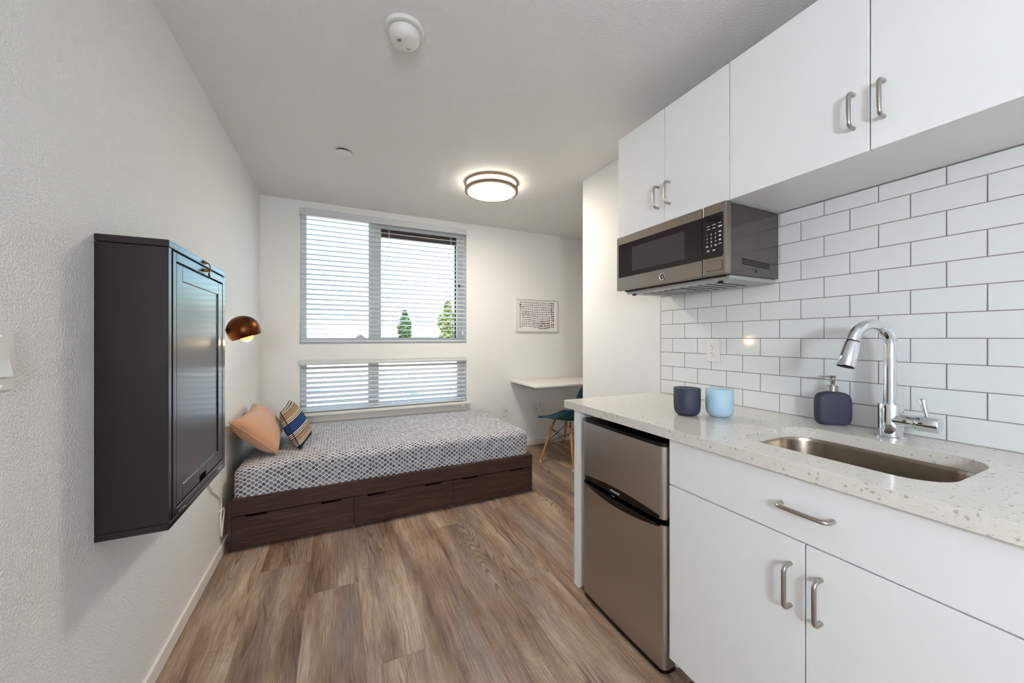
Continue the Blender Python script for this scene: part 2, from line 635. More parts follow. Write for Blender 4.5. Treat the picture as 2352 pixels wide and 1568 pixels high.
# stool and apron under the lower window
struct('trim_1', bx(-.35, 1.272, 3.675, 3.80, .537, .5575, bev=.003), M_trimw)
struct('trim_2', bx(-.315, 1.235, 3.704, YB, .478, .537, bev=.002), M_trimw)

# ------------------------------------------------------------------ venetian blinds
def slat_mesh(x0, x1):
    top, bot = [], []
    n = 6
    for i in range(n + 1):
        s = -1 + 2 * i / n
        y = s * .025
        z = .0022 * (1 - s * s)
        top.append((y, z + .0014)); bot.append((y, z - .0014))
    poly = top + bot[::-1]
    bm = B()
    loft(bm, [[Vector((x0, y, z)) for y, z in poly], [Vector((x1, y, z)) for y, z in poly]])
    bmesh.ops.recalc_face_normals(bm, faces=bm.faces)
    me = bpy.data.meshes.new('slat')
    bm.to_mesh(me); bm.free()
    me.shade_smooth(); me.set_sharp_from_angle(angle=math.radians(40))
    me.materials.append(M_blind)
    return me


def blind(W, zs, tilts, ladders, label, valz, cordx, tassel):
    x0, x1 = W[0] + .009, W[1] - .009
    t = thing('venetian_blind', ((W[0] + W[1]) / 2, 3.752, zs[-1]), label, 'blind', 'white venetian blinds on the two windows')
    # valance with a small step moulding, closed ends
    prof = [(3.709, valz[0]), (3.705, valz[0] + .008), (3.705, valz[0] + .02), (3.709, valz[0] + .026), (3.709, valz[1] - .006), (3.713, valz[1]), (3.719, valz[1]), (3.719, valz[0])]
    bm = B()
    loft(bm, [[Vector((W[0] + .001, y, z)) for y, z in prof], [Vector((W[1] - .001, y, z)) for y, z in prof]])
    obj('valance', bm, M_blind, t)
    obj('headrail', bx(x0, x1, 3.73, 3.775, valz[0] + .006, valz[1] - .004), M_blind, t)
    me = slat_mesh(x0, x1)
    for z, tl in zip(zs[:-1], tilts):
        inst('slat', me, (0, 3.752, z), t, (math.atan(tl), 0, 0))
    obj('bottom_rail', bx(x0, x1, 3.727, 3.777, zs[-1] - .008, zs[-1] + .008, bev=.003), M_blind, t)
    for lx in ladders:
        b_ = B()
        for y in (3.7265, 3.7775):
            tube(b_, [(lx, y, valz[0]), (lx, y, zs[-1])], .0009, 6)
        tube(b_, [(lx + .006, 3.752, valz[0]), (lx + .006, 3.752, zs[-1])], .0008, 6)
        obj('ladder_cord', b_, M_cord, t)
    for dx, zz in zip(cordx, tassel):
        b_ = B()
        tube(b_, [(dx, 3.714, valz[0] + .004), (dx, 3.70, valz[0] - .03), (dx, 3.668 if W is W2 else 3.712, zz + .03)], .001, 6)
        c = obj('pull_cord', b_, M_cord, t)
        lathe(b2 := B(), [(.0015, .034), (.005, .026), (.0075, .006), (.006, 0)], (dx, 3.668 if W is W2 else 3.712, zz), 12)
        obj('tassel', b2, M_white, c)
    return t


z1 = [2.292 - .0447 * i for i in range(24)]
blind(W1, z1 + [1.199], [.40] * 19 + [.36, .3, .22, .1, .0], (-.11, .45, 1.07),
      'large white venetian blind over the tall upper window', (2.318, 2.378), (1.185,), (1.265,))
z2 = [.957 - .0444 * i for i in range(9)]
blind(W2, z2 + [.575], [.36, .34, .35, .37, .38, .40, .42, .43, .44], (-.115, 1.085),
      'short white venetian blind over the low window behind the bed', (.985, 1.036), (1.165, 1.185), (.503, .512))

# ------------------------------------------------------------------ ceiling fittings
def flush_light(x, y, label, lens, r=.208):
    t = thing('ceiling_light', (x, y, ZC), label, 'light')
    z = ZC
    lathe(a := B(), [(r - .03, 0), (r - .03, -.012), (.02, -.012)], (x, y, z - .0005), 48)
    obj('base_pan', a, M_white, t, smooth=40)

    def band(z0, z1, ro, ri):
        bb = B()
        c = Vector((x, y, 0))
        prof = [(ri, z0), (ro - .003, z0), (ro, z0 - .003), (ro, z1 + .003), (ro - .003, z1), (ri, z1)]
        vs_ = [[bb.verts.new(p) for p in ring(c + Vector((0, 0, zz)), (0, 0, 1), rr, 64)] for rr, zz in prof]
        for k in range(len(prof)):
            A, Bq = vs_[k], vs_[(k + 1) % len(prof)]
            for i in range(64):
                j = (i + 1) % 64
                bb.faces.new((A[i], A[j], Bq[j], Bq[i]))
        return bb
    obj('upper_ring', band(z - .002, z - .019, r, r - .016), M_ring, t, smooth=40)
    obj('lower_ring', band(z - .048, z - .073, r, r - .022), M_ring, t, smooth=40)
    for k in range(3):
        a0 = 2.35 + 2 * PI * k / 3
        px, py = x + (r - .004) * math.cos(a0), y + (r - .004) * math.sin(a0)
        pst = obj('post', cyl(B(), (px, py, z - .014), (px, py, z - .056), .0028, n=10), M_steel, t, smooth=40)
        obj('thumb_nut', cyl(B(), (px, py, z - .070), (px, py, z - .078), .004, n=10), M_steel, pst, smooth=40)
    d = []
    R = r - .021
    for i in range(7):
        s = i / 6
        d.append((R * math.cos(s * PI / 2) if i < 6 else .0005, -.062 - .03 * math.sin(s * PI / 2)))
    obj('lens', lathe(B(), [(R, -.060)] + d, (x, y, z), 64), lens, t, smooth=50)
    obj('drum', lathe(B(), [(r - .020, -.012), (r - .020, -.060)], (x, y, z), 64), M_drum, t, smooth=50)
    return t


flush_light(1.089, 2.67, 'round flush ceiling light with two nickel rings and glowing glass above the bed end', M_lens)
# fill light added behind the camera, shaped as a globe sconce, out of view
gx_, gy_, gz_ = -.22, YF + .14, 1.52
t = thing('added_fill_light', (gx_, YF, gz_), 'added opal globe fill light on the unseen wall behind the camera', 'lamp')
obj('wall_plate', lathe(B(), [(.06, 0), (.06, .012), (.05, .02), (.001, .02)], (gx_, YF, gz_), 32, axis=(0, 1, 0)), M_steel, t, smooth=40)
obj('arm', tube(B(), [(gx_, YF + .018, gz_), (gx_, YF + .06, gz_ - .01)], .012, 12), M_steel, t, smooth=60)
obj('globe', lathe(B(), [(.11 * math.sin(PI * (.02 + .96 * i / 20)), -.11 * math.cos(PI * (.02 + .96 * i / 20))) for i in range(21)], (gx_, gy_ + .02, gz_), 32), M_fill_globe, t, smooth=180)

# smoke alarm
sx, sy = .237, 1.485
t = thing('smoke_alarm', (sx, sy, ZC), 'white domed smoke alarm with slotted speaker on the ceiling', 'smoke alarm')
obj('base_plate', lathe(B(), [(.0755, 0), (.0755, -.006), (.070, -.012), (.060, -.013), (.02, -.013)], (sx, sy, ZC - .0005), 48), M_white, t, smooth=40)
obj('shadow_gap', lathe(B(), [(.053, -.012), (.053, -.019), (.02, -.019)], (sx, sy, ZC), 48), M_blackm, t, smooth=40)
prof = [(.058, -.018), (.0595, -.024), (.058, -.038), (.052, -.048), (.040, -.053), (.02, -.055), (.0005, -.0555)]
bodyo = obj('body', lathe(B(), prof, (sx, sy, ZC), 48), M_white, t, smooth=50)
gx, gy = sx - .018, sy - .012
obj('test_recess', lathe(B(), [(.0225, -.0535), (.0225, -.0565), (.020, -.0570), (.0005, -.0565)], (gx, gy, ZC), 32), M_trimw, bodyo, smooth=40)
for i in range(5):
    hw = .0085 if 0 < i < 4 else .005
    o_ = -.006 + .0032 * i
    bb = bx(-hw, hw, o_ - .0007, o_ + .0007, -.0003, .0003)
    bmesh.ops.rotate(bb, verts=bb.verts, cent=(0, 0, 0), matrix=Matrix.Rotation(-.95, 3, 'Z'))
    bmesh.ops.translate(bb, verts=bb.verts, vec=(gx - .004, gy + .004, ZC - .0568))
    obj('speaker_slot', bb, M_blackm, bodyo)
obj('test_button', lathe(B(), [(.0055, -.056), (.0055, -.0585), (.0045, -.059), (.0005, -.059)], (gx + .006, gy - .012, ZC), 20), M_white, bodyo, smooth=40)
for k in range(3):
    bb = bx(-.009 + .002 * k, .009 - .002 * k, -.0006, .0006, -.0002, .0002)
    bmesh.ops.rotate(bb, verts=bb.verts, cent=(0, 0, 0), matrix=Matrix.Rotation(.1, 3, 'Z'))
    bmesh.ops.translate(bb, verts=bb.verts, vec=(sx + .018, sy + .022 + .004 * k, ZC - .0545))
    obj('print_line', bb, M_bronze, bodyo)

# sprinkler cover
px, py = .032, 2.622
t = thing('sprinkler_cover', (px, py, ZC), 'small flat white sprinkler cover disc on the ceiling', 'sprinkler')
obj('cover_disc', lathe(B(), [(.046, -.011), (.047, -.013), (.046, -.015), (.001, -.015)], (px, py, ZC), 40), M_white, t, smooth=40)
obj('collar', lathe(B(), [(.037, 0), (.037, -.0115)], (px, py, ZC - .0002), 32), M_blackm, t, smooth=40)

# ------------------------------------------------------------------ fold-down wall desk (dark cabinet)
YA, YZ = 1.385, 1.975
XF = -.442
t = thing('wall_cabinet', (XL, (YA + YZ) / 2, .669), 'dark brown fold-down desk cabinet mounted on the left wall', 'cabinet')
obj('carcass', bx(XL, XF - .016, YA + .0025, YZ - .0025, .690, 1.489), M_dark, t)
obj('top_board', bx(XL, XF, YA, YZ, 1.4905, 1.511, bev=.0025), M_dark, t)
obj('bottom_board', bx(XL, XF, YA, YZ, .669, .689, bev=.0025), M_dark, t)
obj('side_panel', bx(XL, XF - .001, YA + .001, YA + .022, .6895, 1.489, bev=.001), M_dark, t)
obj('side_panel', bx(XL, XF - .001, YZ - .022, YZ - .001, .6895, 1.489, bev=.001), M_dark, t)
fl = obj('flap_frame', (lambda bm: (box(bm, XF - .016, XF + .001, 1.412, 1.437, .693, 1.484, bev=.0015), box(bm, XF - .016, XF + .001, 1.928, 1.9505, .693, 1.484, bev=.0015),
          box(bm, XF - .016, XF + .001, 1.4372, 1.9278, 1.458, 1.484, bev=.0015), box(bm, XF - .016, XF + .001, 1.4372, 1.9278, .693, .7125, bev=.0015), bm)[-1])(B()), M_dark, t)
d = obj('drop_door', (lambda bm: (box(bm, XF - .016, XF, 1.4405, 1.489, .7175, 1.452, bev=.0015), box(bm, XF - .016, XF, 1.8712, 1.9248, .7175, 1.452, bev=.0015),
        box(bm, XF - .016, XF, 1.4895, 1.8707, 1.404, 1.452, bev=.0015),
        box(bm, XF - .016, XF, 1.4895, 1.645, .7175, .766, bev=.0015), box(bm, XF - .016, XF, 1.715, 1.8707, .7175, .766, bev=.0015), box(bm, XF - .016, XF, 1.645, 1.715, .738, .766, bev=.001), bm)[-1])(B()), M_dark, t)
obj('door_panel', bx(XF - .015, XF - .004, 1.4895, 1.8707, .766, 1.404), M_dark, d)
for y0 in (1.455, 1.862):
    obj('hinge_leaf', bx(XF - .004, XF + .0018, y0, y0 + .05, .690, .6935), M_chrome, t)
# hook latch
lt = obj('latch_plate', bx(XF - .001, XF + .004, 1.683, 1.713, 1.497, 1.508, bev=.002), M_brass, t)
for k in range(3):
    obj('rivet', lathe(B(), [(.0038, 0), (.0030, .003), (.0005, .0042)], (XF + .004, 1.687 + .011 * k, 1.5025), 12, axis=(1, 0, 0)), M_brass, lt, smooth=40)
lp = obj('latch_keeper', bx(XF, XF + .005, 1.683, 1.711, 1.468, 1.479, bev=.002), M_brass, t)
lathe(b2 := B(), [(.0055, 0), (.0055, .004), (.003, .009), (.0045, .012), (.001, .014)], (XF + .005, 1.695, 1.4735), 14, axis=(1, 0, 0))
obj('knob', b2, M_brass, lp, smooth=40)
hk = [(XF + .008, 1.712, 1.503), (XF + .012, 1.716, 1.494), (XF + .013, 1.715, 1.482), (XF + .013, 1.711, 1.471), (XF + .011, 1.705, 1.4655), (XF + .010, 1.712, 1.459), (XF + .010, 1.719, 1.457)]
obj('hook', tube(B(), hk, [.002, .002, .002, .002, .0022, .003, .0035], 8), M_brass, t, smooth=60)

# ------------------------------------------------------------------ copper globe lamp
LX, LY, LZ, LR = -.449, 2.36, 1.268, .0765
t = thing('wall_lamp', (XL, LY, LZ), 'copper globe wall lamp with a bare glowing bulb beside the dark cabinet', 'lamp')
axis = Vector((.34, .05, -1)).normalized()
pr = []
for i in range(24):
    a = PI * .02 + (PI * .67 - PI * .02) * i / 23
    pr.append((LR * math.sin(a), -LR * math.cos(a)))
inn = [((LR - .0015) * math.sin(PI * .02 + PI * .65 * i / 23), -(LR - .0015) * math.cos(PI * .02 + PI * .65 * i / 23)) for i in range(24)][::-1]
shade = raw('shade', lathe(B(), pr + inn, (LX, LY, LZ), 48, axis=axis), M_copper, t, smooth=60)
obj('socket', cyl(B(), Vector((LX, LY, LZ)) - axis * .072, Vector((LX, LY, LZ)) - axis * .005, .016), M_brass, shade, smooth=40)
bc = Vector((LX, LY, LZ)) + axis * .022
pr = [(.010, -.032)] + [(.0305 * math.sin(a), -.0305 * math.cos(a)) for a in [PI * (.12 + .88 * i / 14) for i in range(15)]]
obj('filament', tube(B(), [bc - axis * .012, bc + axis * .004 + Vector((0, 0, .006)), bc + axis * .018, bc + axis * .024], .0028, 8), M_fil, t)
obj('bulb', lathe(B(), pr, bc + axis * .010, 24, axis=axis), M_bulb, t, smooth=60)
obj('arm', tube(B(), [(XL + .012, LY, LZ), (LX - LR + .004, LY, LZ)], .006, 12), M_copper, t, smooth=60)
obj('wall_plate', lathe(B(), [(.045, 0), (.045, .008), (.038, .014), (.001, .014)], (XL, LY, LZ), 32, axis=(1, 0, 0)), M_copper, t, smooth=40)
pl = bpy.data.lights.new('bulb_light', 'POINT')
pl.energy = LAMP_BULB
pl.color = (1, .72, .42)
pl.shadow_soft_size = .012
plo = bpy.data.objects.new('bulb_light', pl)
COL.objects.link(plo)
plo.parent = t
plo.location = bc + axis * .045 - Vector((XL, LY, LZ))
# its white flex, hanging below the cabinet
cw = XL + .006
t = thing('lamp_cord', (XL, 2.52, .15), 'white lamp flex bundled and hanging on the wall by the bed end', 'cord')
obj('flex', tube(B(), [(cw, 2.30, .60), (cw, 2.335, .49), (cw, 2.40, .425), (cw, 2.49, .372), (cw, 2.545, .335), (cw, 2.565, .30), (cw, 2.56, .265)], .0035, 8), M_cord, t, smooth=60)
obj('loop', tube(B(), [(cw, 2.556, .255), (cw + .004, 2.60, .262), (cw + .004, 2.605, .235), (cw + .004, 2.575, .175), (cw + .004, 2.55, .12), (cw + .004, 2.54, .16), (cw + .003, 2.54, .21), (cw, 2.555, .25)], .004, 8), M_cord, t, smooth=60)
obj('cable_tie', cyl(B(), (cw, 2.553, .262), (cw, 2.556, .247), .007, n=12), M_white, t, smooth=40)

# light switch at the left edge
t = thing('light_switch', (XL, 1.068, 1.122), 'white rocker light switch with screwed plate on the left wall', 'switch')
obj('plate', bx(XL, XL + .0065, 1.004, 1.104, 1.122, 1.238, bev=.002), M_white, t)
obj('insert', bx(XL, XL + .0080, 1.040, 1.0905, 1.146, 1.214, bev=.001), M_trimw, t)
rk = B()
prismY(rk, [(XL + .004, 1.212), (XL + .0088, 1.212), (XL + .0088, 1.182), (XL + .0145, 1.150), (XL + .004, 1.150)], 1.0435, 1.087)
obj('rocker', rk, M_white, t)
for z in (1.131, 1.229):
    obj('screw', lathe(B(), [(.0032, 0), (.0028, .0015), (.0005, .002)], (XL + .0064, 1.072, z), 14, axis=(1, 0, 0)), M_white, t, smooth=40)

# ------------------------------------------------------------------ bed
BX0, BX1, BY0, BY1 = -.565, 1.399, 2.575, 3.63
t = thing('storage_bed', ((BX0 + BX1) / 2, (BY0 + BY1) / 2, 0), 'dark walnut single bed base with three drawers under the window', 'bed')
for x in (BX0, BX1 - .016):
    obj('end_panel', bx(x, x + .016, BY0, BY1, .008, .297, bev=.001), M_bedwood, t)
obj('side_rail', bx(BX0 + .0165, BX1 - .0165, BY0 + .001, BY0 + .019, .2045, .295, bev=.001), M_bedwood, t)
obj('back_rail', bx(BX0 + .0165, BX1 - .0165, BY1 - .018, BY1, .03, .295), M_bedwood, t)
obj('deck', bx(BX0 + .0165, BX1 - .0165, BY0 + .021, BY1 - .019, .24, .2965), M_bedinner, t)
div = [BX0 + .0165, .094, .751, BX1 - .0165]
slots = ((-.49, -.372), (-.098, .02), (.172, .290), (.552, .668), (.823, .945), (1.20, 1.315))
for k in range(3):
    a, c = div[k] + .0015, div[k + 1] - .0015
    top = []
    for s0, s1 in slots:
        if a < s0 < c:
            top += [(s0, .2), (s0 + .006, .1905), (s1 - .006, .1905), (s1, .2)]
    poly = [(a, .016), (a, .2)] + top + [(c, .2), (c, .016)]
    dro = obj('drawer', prismY(B(), poly, BY0 + .001, BY0 + .019), M_bedwood, t)
    obj('drawer_box', bx(a + .02, c - .02, BY0 + .045, BY1 - .2, .03, .16), M_blackm, dro)
    for fx in (a + .02, c - .02):
        pass
for fx in (BX0 + .012, .094, .751, BX1 - .012):
    obj('foot', lathe(B(), [(.010, 0), (.010, .012), (.006, .0165)], (fx, BY0 + .03, 0.0), 14), M_steel, t, smooth=40)
    obj('foot', lathe(B(), [(.010, 0), (.010, .012), (.006, .0165)], (fx, BY1 - .05, 0.0), 14), M_steel, t, smooth=40)

# mattress in its printed sheet
MX0, MX1, MY0, MY1, MZ0, MZ1 = -.548, 1.378, 2.596, 3.612, .2985, .490
bm = B()
bmesh.ops.create_cube(bm, size=1)
for v in bm.verts:
    v.co = Vector((MX0 + (v.co.x + .5) * (MX1 - MX0), MY0 + (v.co.y + .5) * (MY1 - MY0), MZ0 + (v.co.z + .5) * (MZ1 - MZ0)))
MR = .045
def cuts(lo, hi, n, both=True):
    c = [lo + MR + (hi - lo - 2 * MR) * i / n for i in range(n + 1)]
    c += [hi - f for f in (.004, .012, .022, .033)]
    if both: c += [lo + f for f in (.004, .012, .022, .033)]
    return c
for cut, cs in (((1, 0, 0), cuts(MX0, MX1, 56)), ((0, 1, 0), cuts(MY0, MY1, 30)), ((0, 0, 1), cuts(MZ0, MZ1, 5, False))):
    for p in cs:
        bmesh.ops.bisect_plane(bm, geom=bm.verts[:] + bm.edges[:] + bm.faces[:], plane_co=[p * c for c in cut], plane_no=cut, dist=1e-6)
for v in bm.verts:
    c = Vector((min(max(v.co.x, MX0 + MR), MX1 - MR), min(max(v.co.y, MY0 + MR), MY1 - MR), min(v.co.z, MZ1 - MR)))
    d_ = v.co - c
    if d_.length > 1e-6 and sum(abs(q) > 1e-6 for q in d_) > 1: v.co = c + d_.normalized() * MR
uvl = bm.loops.layers.uv.new('UVMap')
bm.normal_update()
for f in bm.faces:
    nx = f.normal.x
    for l in f.loops:
        c = l.vert.co
        if abs(nx) > .75:
            l[uvl].uv = (c.x + (MZ1 - c.z) * (1 if nx > 0 else -1), c.y)
        else:
            l[uvl].uv = (c.x, c.y + c.z)
rr = random.Random(3)
from mathutils import noise as mnoise
for v in bm.verts:
    c = v.co.copy()
    n1 = mnoise.noise(Vector((c.x * 3.1, c.y * 3.7, 1.3)))
    n2 = mnoise.noise(Vector((c.x * 11, c.y * 9, 4.1 + c.z * 10)))
    k = min(1, max(0, (c.z - (MZ1 - .10)) / .10))
    v.co.z += k * (.006 * n1 + .0025 * n2)
    dl = max(0, 1 - (c.x - MX0) / .35)
    v.co.z -= k * .030 * dl * dl
    ky_ = min(1, max(0, 1 - (c.y - MY0) / .06)) * (1 - k * .7)
    v.co.y += ky_ * (.004 * n2 + .006 * n1)
    if c.z < MZ0 + .002 and c.y < MY0 + .05: v.co.z += .003 * (1 + mnoise.noise(Vector((c.x * 5, 0, 0))))
    if c.x > MX1 - .04: v.co.x += .006 * n1
tag(raw('mattress', bm, M_sheet, smooth=60), 'mattress in a white sheet printed with grey-blue leaf ovals', 'mattress')

# pillows
def pillow(name, A, Bc, Cc, D, T, m, label, pipe_m, pipe_r=.004, pinch=(.13, .13), bias=.5):
    """A near-top, Bc far-top, Cc near-bottom, D far-bottom"""
    A, Bc, Cc, D = map(Vector, (A, Bc, Cc, D))
    cen = (A + Bc + Cc + D) / 4
    nrm = (Bc - A).cross(Cc - A).normalized()
    if nrm.x < 0: nrm = -nrm
    n = 28
    bm = B()
    uvl = bm.loops.layers.uv.new('UVMap')
    def pos(i, j, sgn):
        u, v = -1 + 2 * i / n, -1 + 2 * j / n
        up = u * (1 - pinch[0] * (1 - v * v)); vp = v * (1 - pinch[1] * (1 - u * u))
        a, b_ = (up + 1) / 2, (vp + 1) / 2
        p = (Cc * (1 - a) + D * a) * (1 - b_) + (A * (1 - a) + Bc * a) * b_
        h = T * ((1 - u * u) * (1 - v * v)) ** .38
        k = 2 * bias if sgn > 0 else 2 * (1 - bias)
        wr = 1 + .05 * mnoise.noise(Vector((u * 2.2, v * 2.2, sgn * 3 + T * 50)))
        return p + nrm * (sgn * h * k * wr)
    grids = []
    for sgn in (1, -1):
        g = [[None] * (n + 1) for _ in range(n + 1)]
        for i in range(n + 1):
            for j in range(n + 1):
                if sgn == -1 and (i in (0, n) or j in (0, n)):
                    g[i][j] = grids[0][i][j]
                else:
                    g[i][j] = bm.verts.new(pos(i, j, sgn))
        grids.append(g)
        for i in range(n):
            for j in range(n):
                q = [(i, j), (i + 1, j), (i + 1, j + 1), (i, j + 1)]
                f = bm.faces.new([g[a][b_] for a, b_ in q])
                for l, (a, b_) in zip(f.loops, q):
                    l[uvl].uv = (a / n, b_ / n)
    t = thing(name, (cen.x, cen.y, min(Cc.z, D.z)), label, 'pillow')
    cv = obj('cover', bm, m, t, smooth=180)
    loop = [pos(i, 0, 1) for i in range(n + 1)] + [pos(n, j, 1) for j in range(1, n + 1)] + [pos(i, n, 1) for i in range(n - 1, -1, -1)] + [pos(0, j, 1) for j in range(n - 1, -1, -1)]
    obj('piping', tube(B(), loop, pipe_r, 8), pipe_m, t, smooth=180)
    return t


pillow('cushion', (-.572, 2.640, .735), (-.562, 3.24, .748), (-.345, 2.735, .496), (-.385, 3.27, .506), .090, M_tan,
       'plain tan square cushion leaning in the wall corner of the bed', M_tan, pinch=(.04, .17), bias=.5)
pillow('cushion', (-.360, 2.975, .712), (-.340, 3.30, .742), (-.220, 2.772, .499), (-.180, 3.12, .508), .066, M_stripe,
       'small striped cushion in blue, tan and cream leaning on the tan one', M_stripe, .003, pinch=(.03, .05), bias=.5)

# ------------------------------------------------------------------ framed dot print
t = thing('picture', (2.079, YB, 1.302), 'white framed print of grey dots with red and navy dots on the back wall', 'picture')
AX0, AX1, AZ0, AZ1 = 1.808, 2.350, 1.302, 1.680
obj('frame', frame_ring(B(), AX0, AX1, AZ0, AZ1, .016, .016, .016, .016, YB - .026, YB, bev=.0015), M_white, t)
paper = obj('paper', bx(AX0 + .014, AX1 - .014, YB - .014, YB - .002, AZ0 + .014, AZ1 - .014), M_inwhite, t)
M_dots = [mat('ink_grey', (138, 138, 152), .7), mat('ink_lilac', (160, 158, 172), .7), mat('ink_red', (128, 22, 26), .7), mat('ink_navy', (26, 26, 84), .7)]
bins = [B(), B(), B(), B()]
cols, rows = 20, 12
for i in range(cols):
    for j in range(rows):
        u, v = i / (cols - 1), j / (rows - 1)
        wx = .010 * math.sin(v * 5 + u * 4) + .004 * mnoise.noise(Vector((i * .4, j * .4, 2)))
        wz = .014 * math.sin(u * 6.3 + .6) * (1 - v) + .006 * mnoise.noise(Vector((i * .3, j * .5, 7)))
        x = AX0 + .052 + u * (AX1 - AX0 - .104) + (wx if .04 < u < .93 else 0)
        z = AZ0 + .052 + v * (AZ1 - AZ0 - .100) + wz * (1 if .05 < u < .95 else .2)
        k = 0 if random.random() < .6 else 1
        if (i >= 18 and j > 3) or (i >= 10 and j <= 3 and not (j == 3 and i < 12)) or (i == 0 and j in (9, 10)):
            k = 2 if (i + j) % 2 else 3
            if random.random() < .12: k = 0
        cyl(bins[k], (x, YB - .0141, z), (x, YB - .0146, z), .0088 * random.uniform(.8, 1.1), n=10)
for k, bb in enumerate(bins):
    tag(obj('printed_dots', bb, M_dots[k], paper), kind='stuff')

# ------------------------------------------------------------------ wall sockets by the desk
def plate(loc, axis_, hw, hh, label, cat, kindp):
    """axis_: 'y-' faces the room from the back wall, 'x-' from the kitchen wall"""
    x, y, z = loc
    t = thing('wall_outlet', (x, y, z - hh), label, cat)
    def P(u0, u1, w0, w1, d0, d1, bev=0):
        if axis_ == 'y-': return bx(x + u0, x + u1, y - d1, y - d0, z + w0, z + w1, bev=bev)
        return bx(x - d1, x - d0, y - u1, y - u0, z + w0, z + w1, bev=bev)
    obj('plate', P(-hw, hw, -hh, hh, 0, .0065, .0018), M_white, t)
    if kindp == 'jack':
        obj('insert', P(-.017, .017, -.034, .034, .004, .0080, .0008), M_white, t)
        cyl(b_ := B(), (x, y - .006, z), (x, y - .012, z), .0055, n=14)
        obj('jack', b_, M_blackm, t)
    else:
        ins = obj('insert', P(-.0165, .0165, -.0335, .0335, .004, .0078, .001), M_white, t)
        for s in (-1, 1):
            for u in (-.0065, .0065):
                obj('slot', P(u - .0009, u + .0009, s * .019 - .001, s * .019 + .0065, .0076, .0082), M_blackm, ins)
            obj('ground_hole', P(-.0018, .0018, s * .019 - .0095, s * .019 - .006, .0076, .0082), M_blackm, ins)
        obj('test_button', P(-.009, -.001, -.003, .003, .0076, .0092, .0005), M_trimw, ins)
        obj('test_button', P(.001, .009, -.003, .003, .0076, .0092, .0005), M_trimw, ins)
    return t


plate((1.684, YB, .420), 'y-', .036, .060, 'white jack plate on the back wall beside the bed corner', 'outlet', 'jack')
plate((2.072, YB, .410), 'y-', .033, .060, 'white jack plate on the back wall under the folding desk', 'outlet', 'jack')
plate((XT, 1.2305, 1.166), 'x-', .0355, .0575, 'white double outlet on the kitchen tile backsplash', 'outlet', 'duplex')

# ------------------------------------------------------------------ folding wall desk
DX0, DX1, DY0, DZ = 1.735, 2.62, 3.115, .757
t = thing('wall_desk', ((DX0 + DX1) / 2, YB, .33), 'white wall-mounted folding desk top in the alcove', 'desk')
obj('desk_top', bx(DX0, DX1, DY0, YB - .012, DZ - .018, DZ, bev=.002), M_trimw, t)
obj('wall_rail', bx(DX0 + .03, DX1 - .03, YB - .02, YB, DZ - .06, DZ - .0185), M_trimw, t)
br = obj('fold_bracket', bx(2.098, 2.163, YB - .022, YB, .325, DZ - .06, bev=.002), M_trimw, t)
for z in (.436, .470):
    obj('screw_hole', cyl(B(), (2.112, YB - .0225, z), (2.112, YB - .021, z), .005, n=12), M_blackm, br)
obj('under_clip', bx(2.24, 2.28, DY0 + .05, DY0 + .09, DZ - .030, DZ - .0185), M_white, t)

# ------------------------------------------------------------------ shell chair
CX, CY = 2.07, 3.062
fd = Vector((-.37, .93, 0)).normalized()
rd = Vector((fd.y, -fd.x, 0))
def cl(x, y, z):
    return Vector((CX, CY, 0)) + rd * x + fd * y + Vector((0, 0, z))
t = thing('dining_chair', (CX, CY, 0), 'teal moulded shell chair with splayed beech legs at the folding desk', 'chair')
prof = [(.235, .418, .150), (.228, .432, .190), (.200, .444, .215), (.14, .444, .228), (.06, .434, .232), (-.02, .427, .232), (-.09, .430, .230), (-.145, .448, .226),
        (-.182, .488, .220), (-.205, .545, .214), (-.222, .61, .206), (-.236, .68, .194), (-.248, .74, .176), (-.257, .785, .146), (-.262, .81, .095)]
bm = B()
ns = 16
front, back = [], []
for k, (y, z, wd) in enumerate(prof):
    p0 = prof[max(0, k - 1)]; p1 = prof[min(len(prof) - 1, k + 1)]
    ty, tz = p1[0] - p0[0], p1[1] - p0[1]
    L = math.hypot(ty, tz)
    ny, nz = tz / L, -ty / L           # inside (sitter's) side
    if ny * 0 + nz < 0 and k < 7: ny, nz = -ny, -nz
    if k >= 7 and ny < 0: ny, nz = -ny, -nz
    f = k / (len(prof) - 1)
    cup = .012 + .075 * math.exp(-((f - .5) / .17) ** 2)
    rf, rb = [], []
    for i in range(ns + 1):
        s = -1 + 2 * i / ns
        off = cup * abs(s) ** 2.6
        rf.append(cl(s * wd, y + ny * off, z + nz * off))
        rb.append(cl(s * wd, y + ny * (off - .006), z + nz * (off - .006)))
    front.append(rf); back.append(rb)
loops = [a + b_[::-1] for a, b_ in zip(front, back)]
loft(bm, loops)
obj('shell', bm, M_teal, t, smooth=50)
feet = [(-.195, .195), (.195, .195), (-.195, -.195), (.195, -.195)]
tops = []
for fx, fy in feet:
    sx_, sy_ = (1 if fx > 0 else -1), (1 if fy > 0 else -1)
    top = (sx_ * .118, sy_ * .105 - .005, .375)
    tops.append(top)
    def at(s_): return cl(fx + (top[0] - fx) * s_, fy + (top[1] - fy) * s_, .004 + (top[2] - .004) * s_)
    lg = obj('leg', tube(B(), [at(0.02), at(.5), at(.97), at(1)], [.0085, .0125, .0145, .013], 12), M_legwood, t, smooth=60)
    obj('glide', cyl(B(), at(0) - Vector((0, 0, .003)), at(.03), .0095, n=12), M_white, lg, smooth=40)
    obj('strut', tube(B(), [at(.93), cl(top[0] * .93, top[1] * .93, .392), cl(top[0] * .8, top[1] * .85, .424)], .006, 8), M_wire, t, smooth=60)
    obj('bolt', cyl(B(), at(.9) + rd * .016, at(.9) - rd * .016, .006, n=10), M_wire, lg, smooth=40)
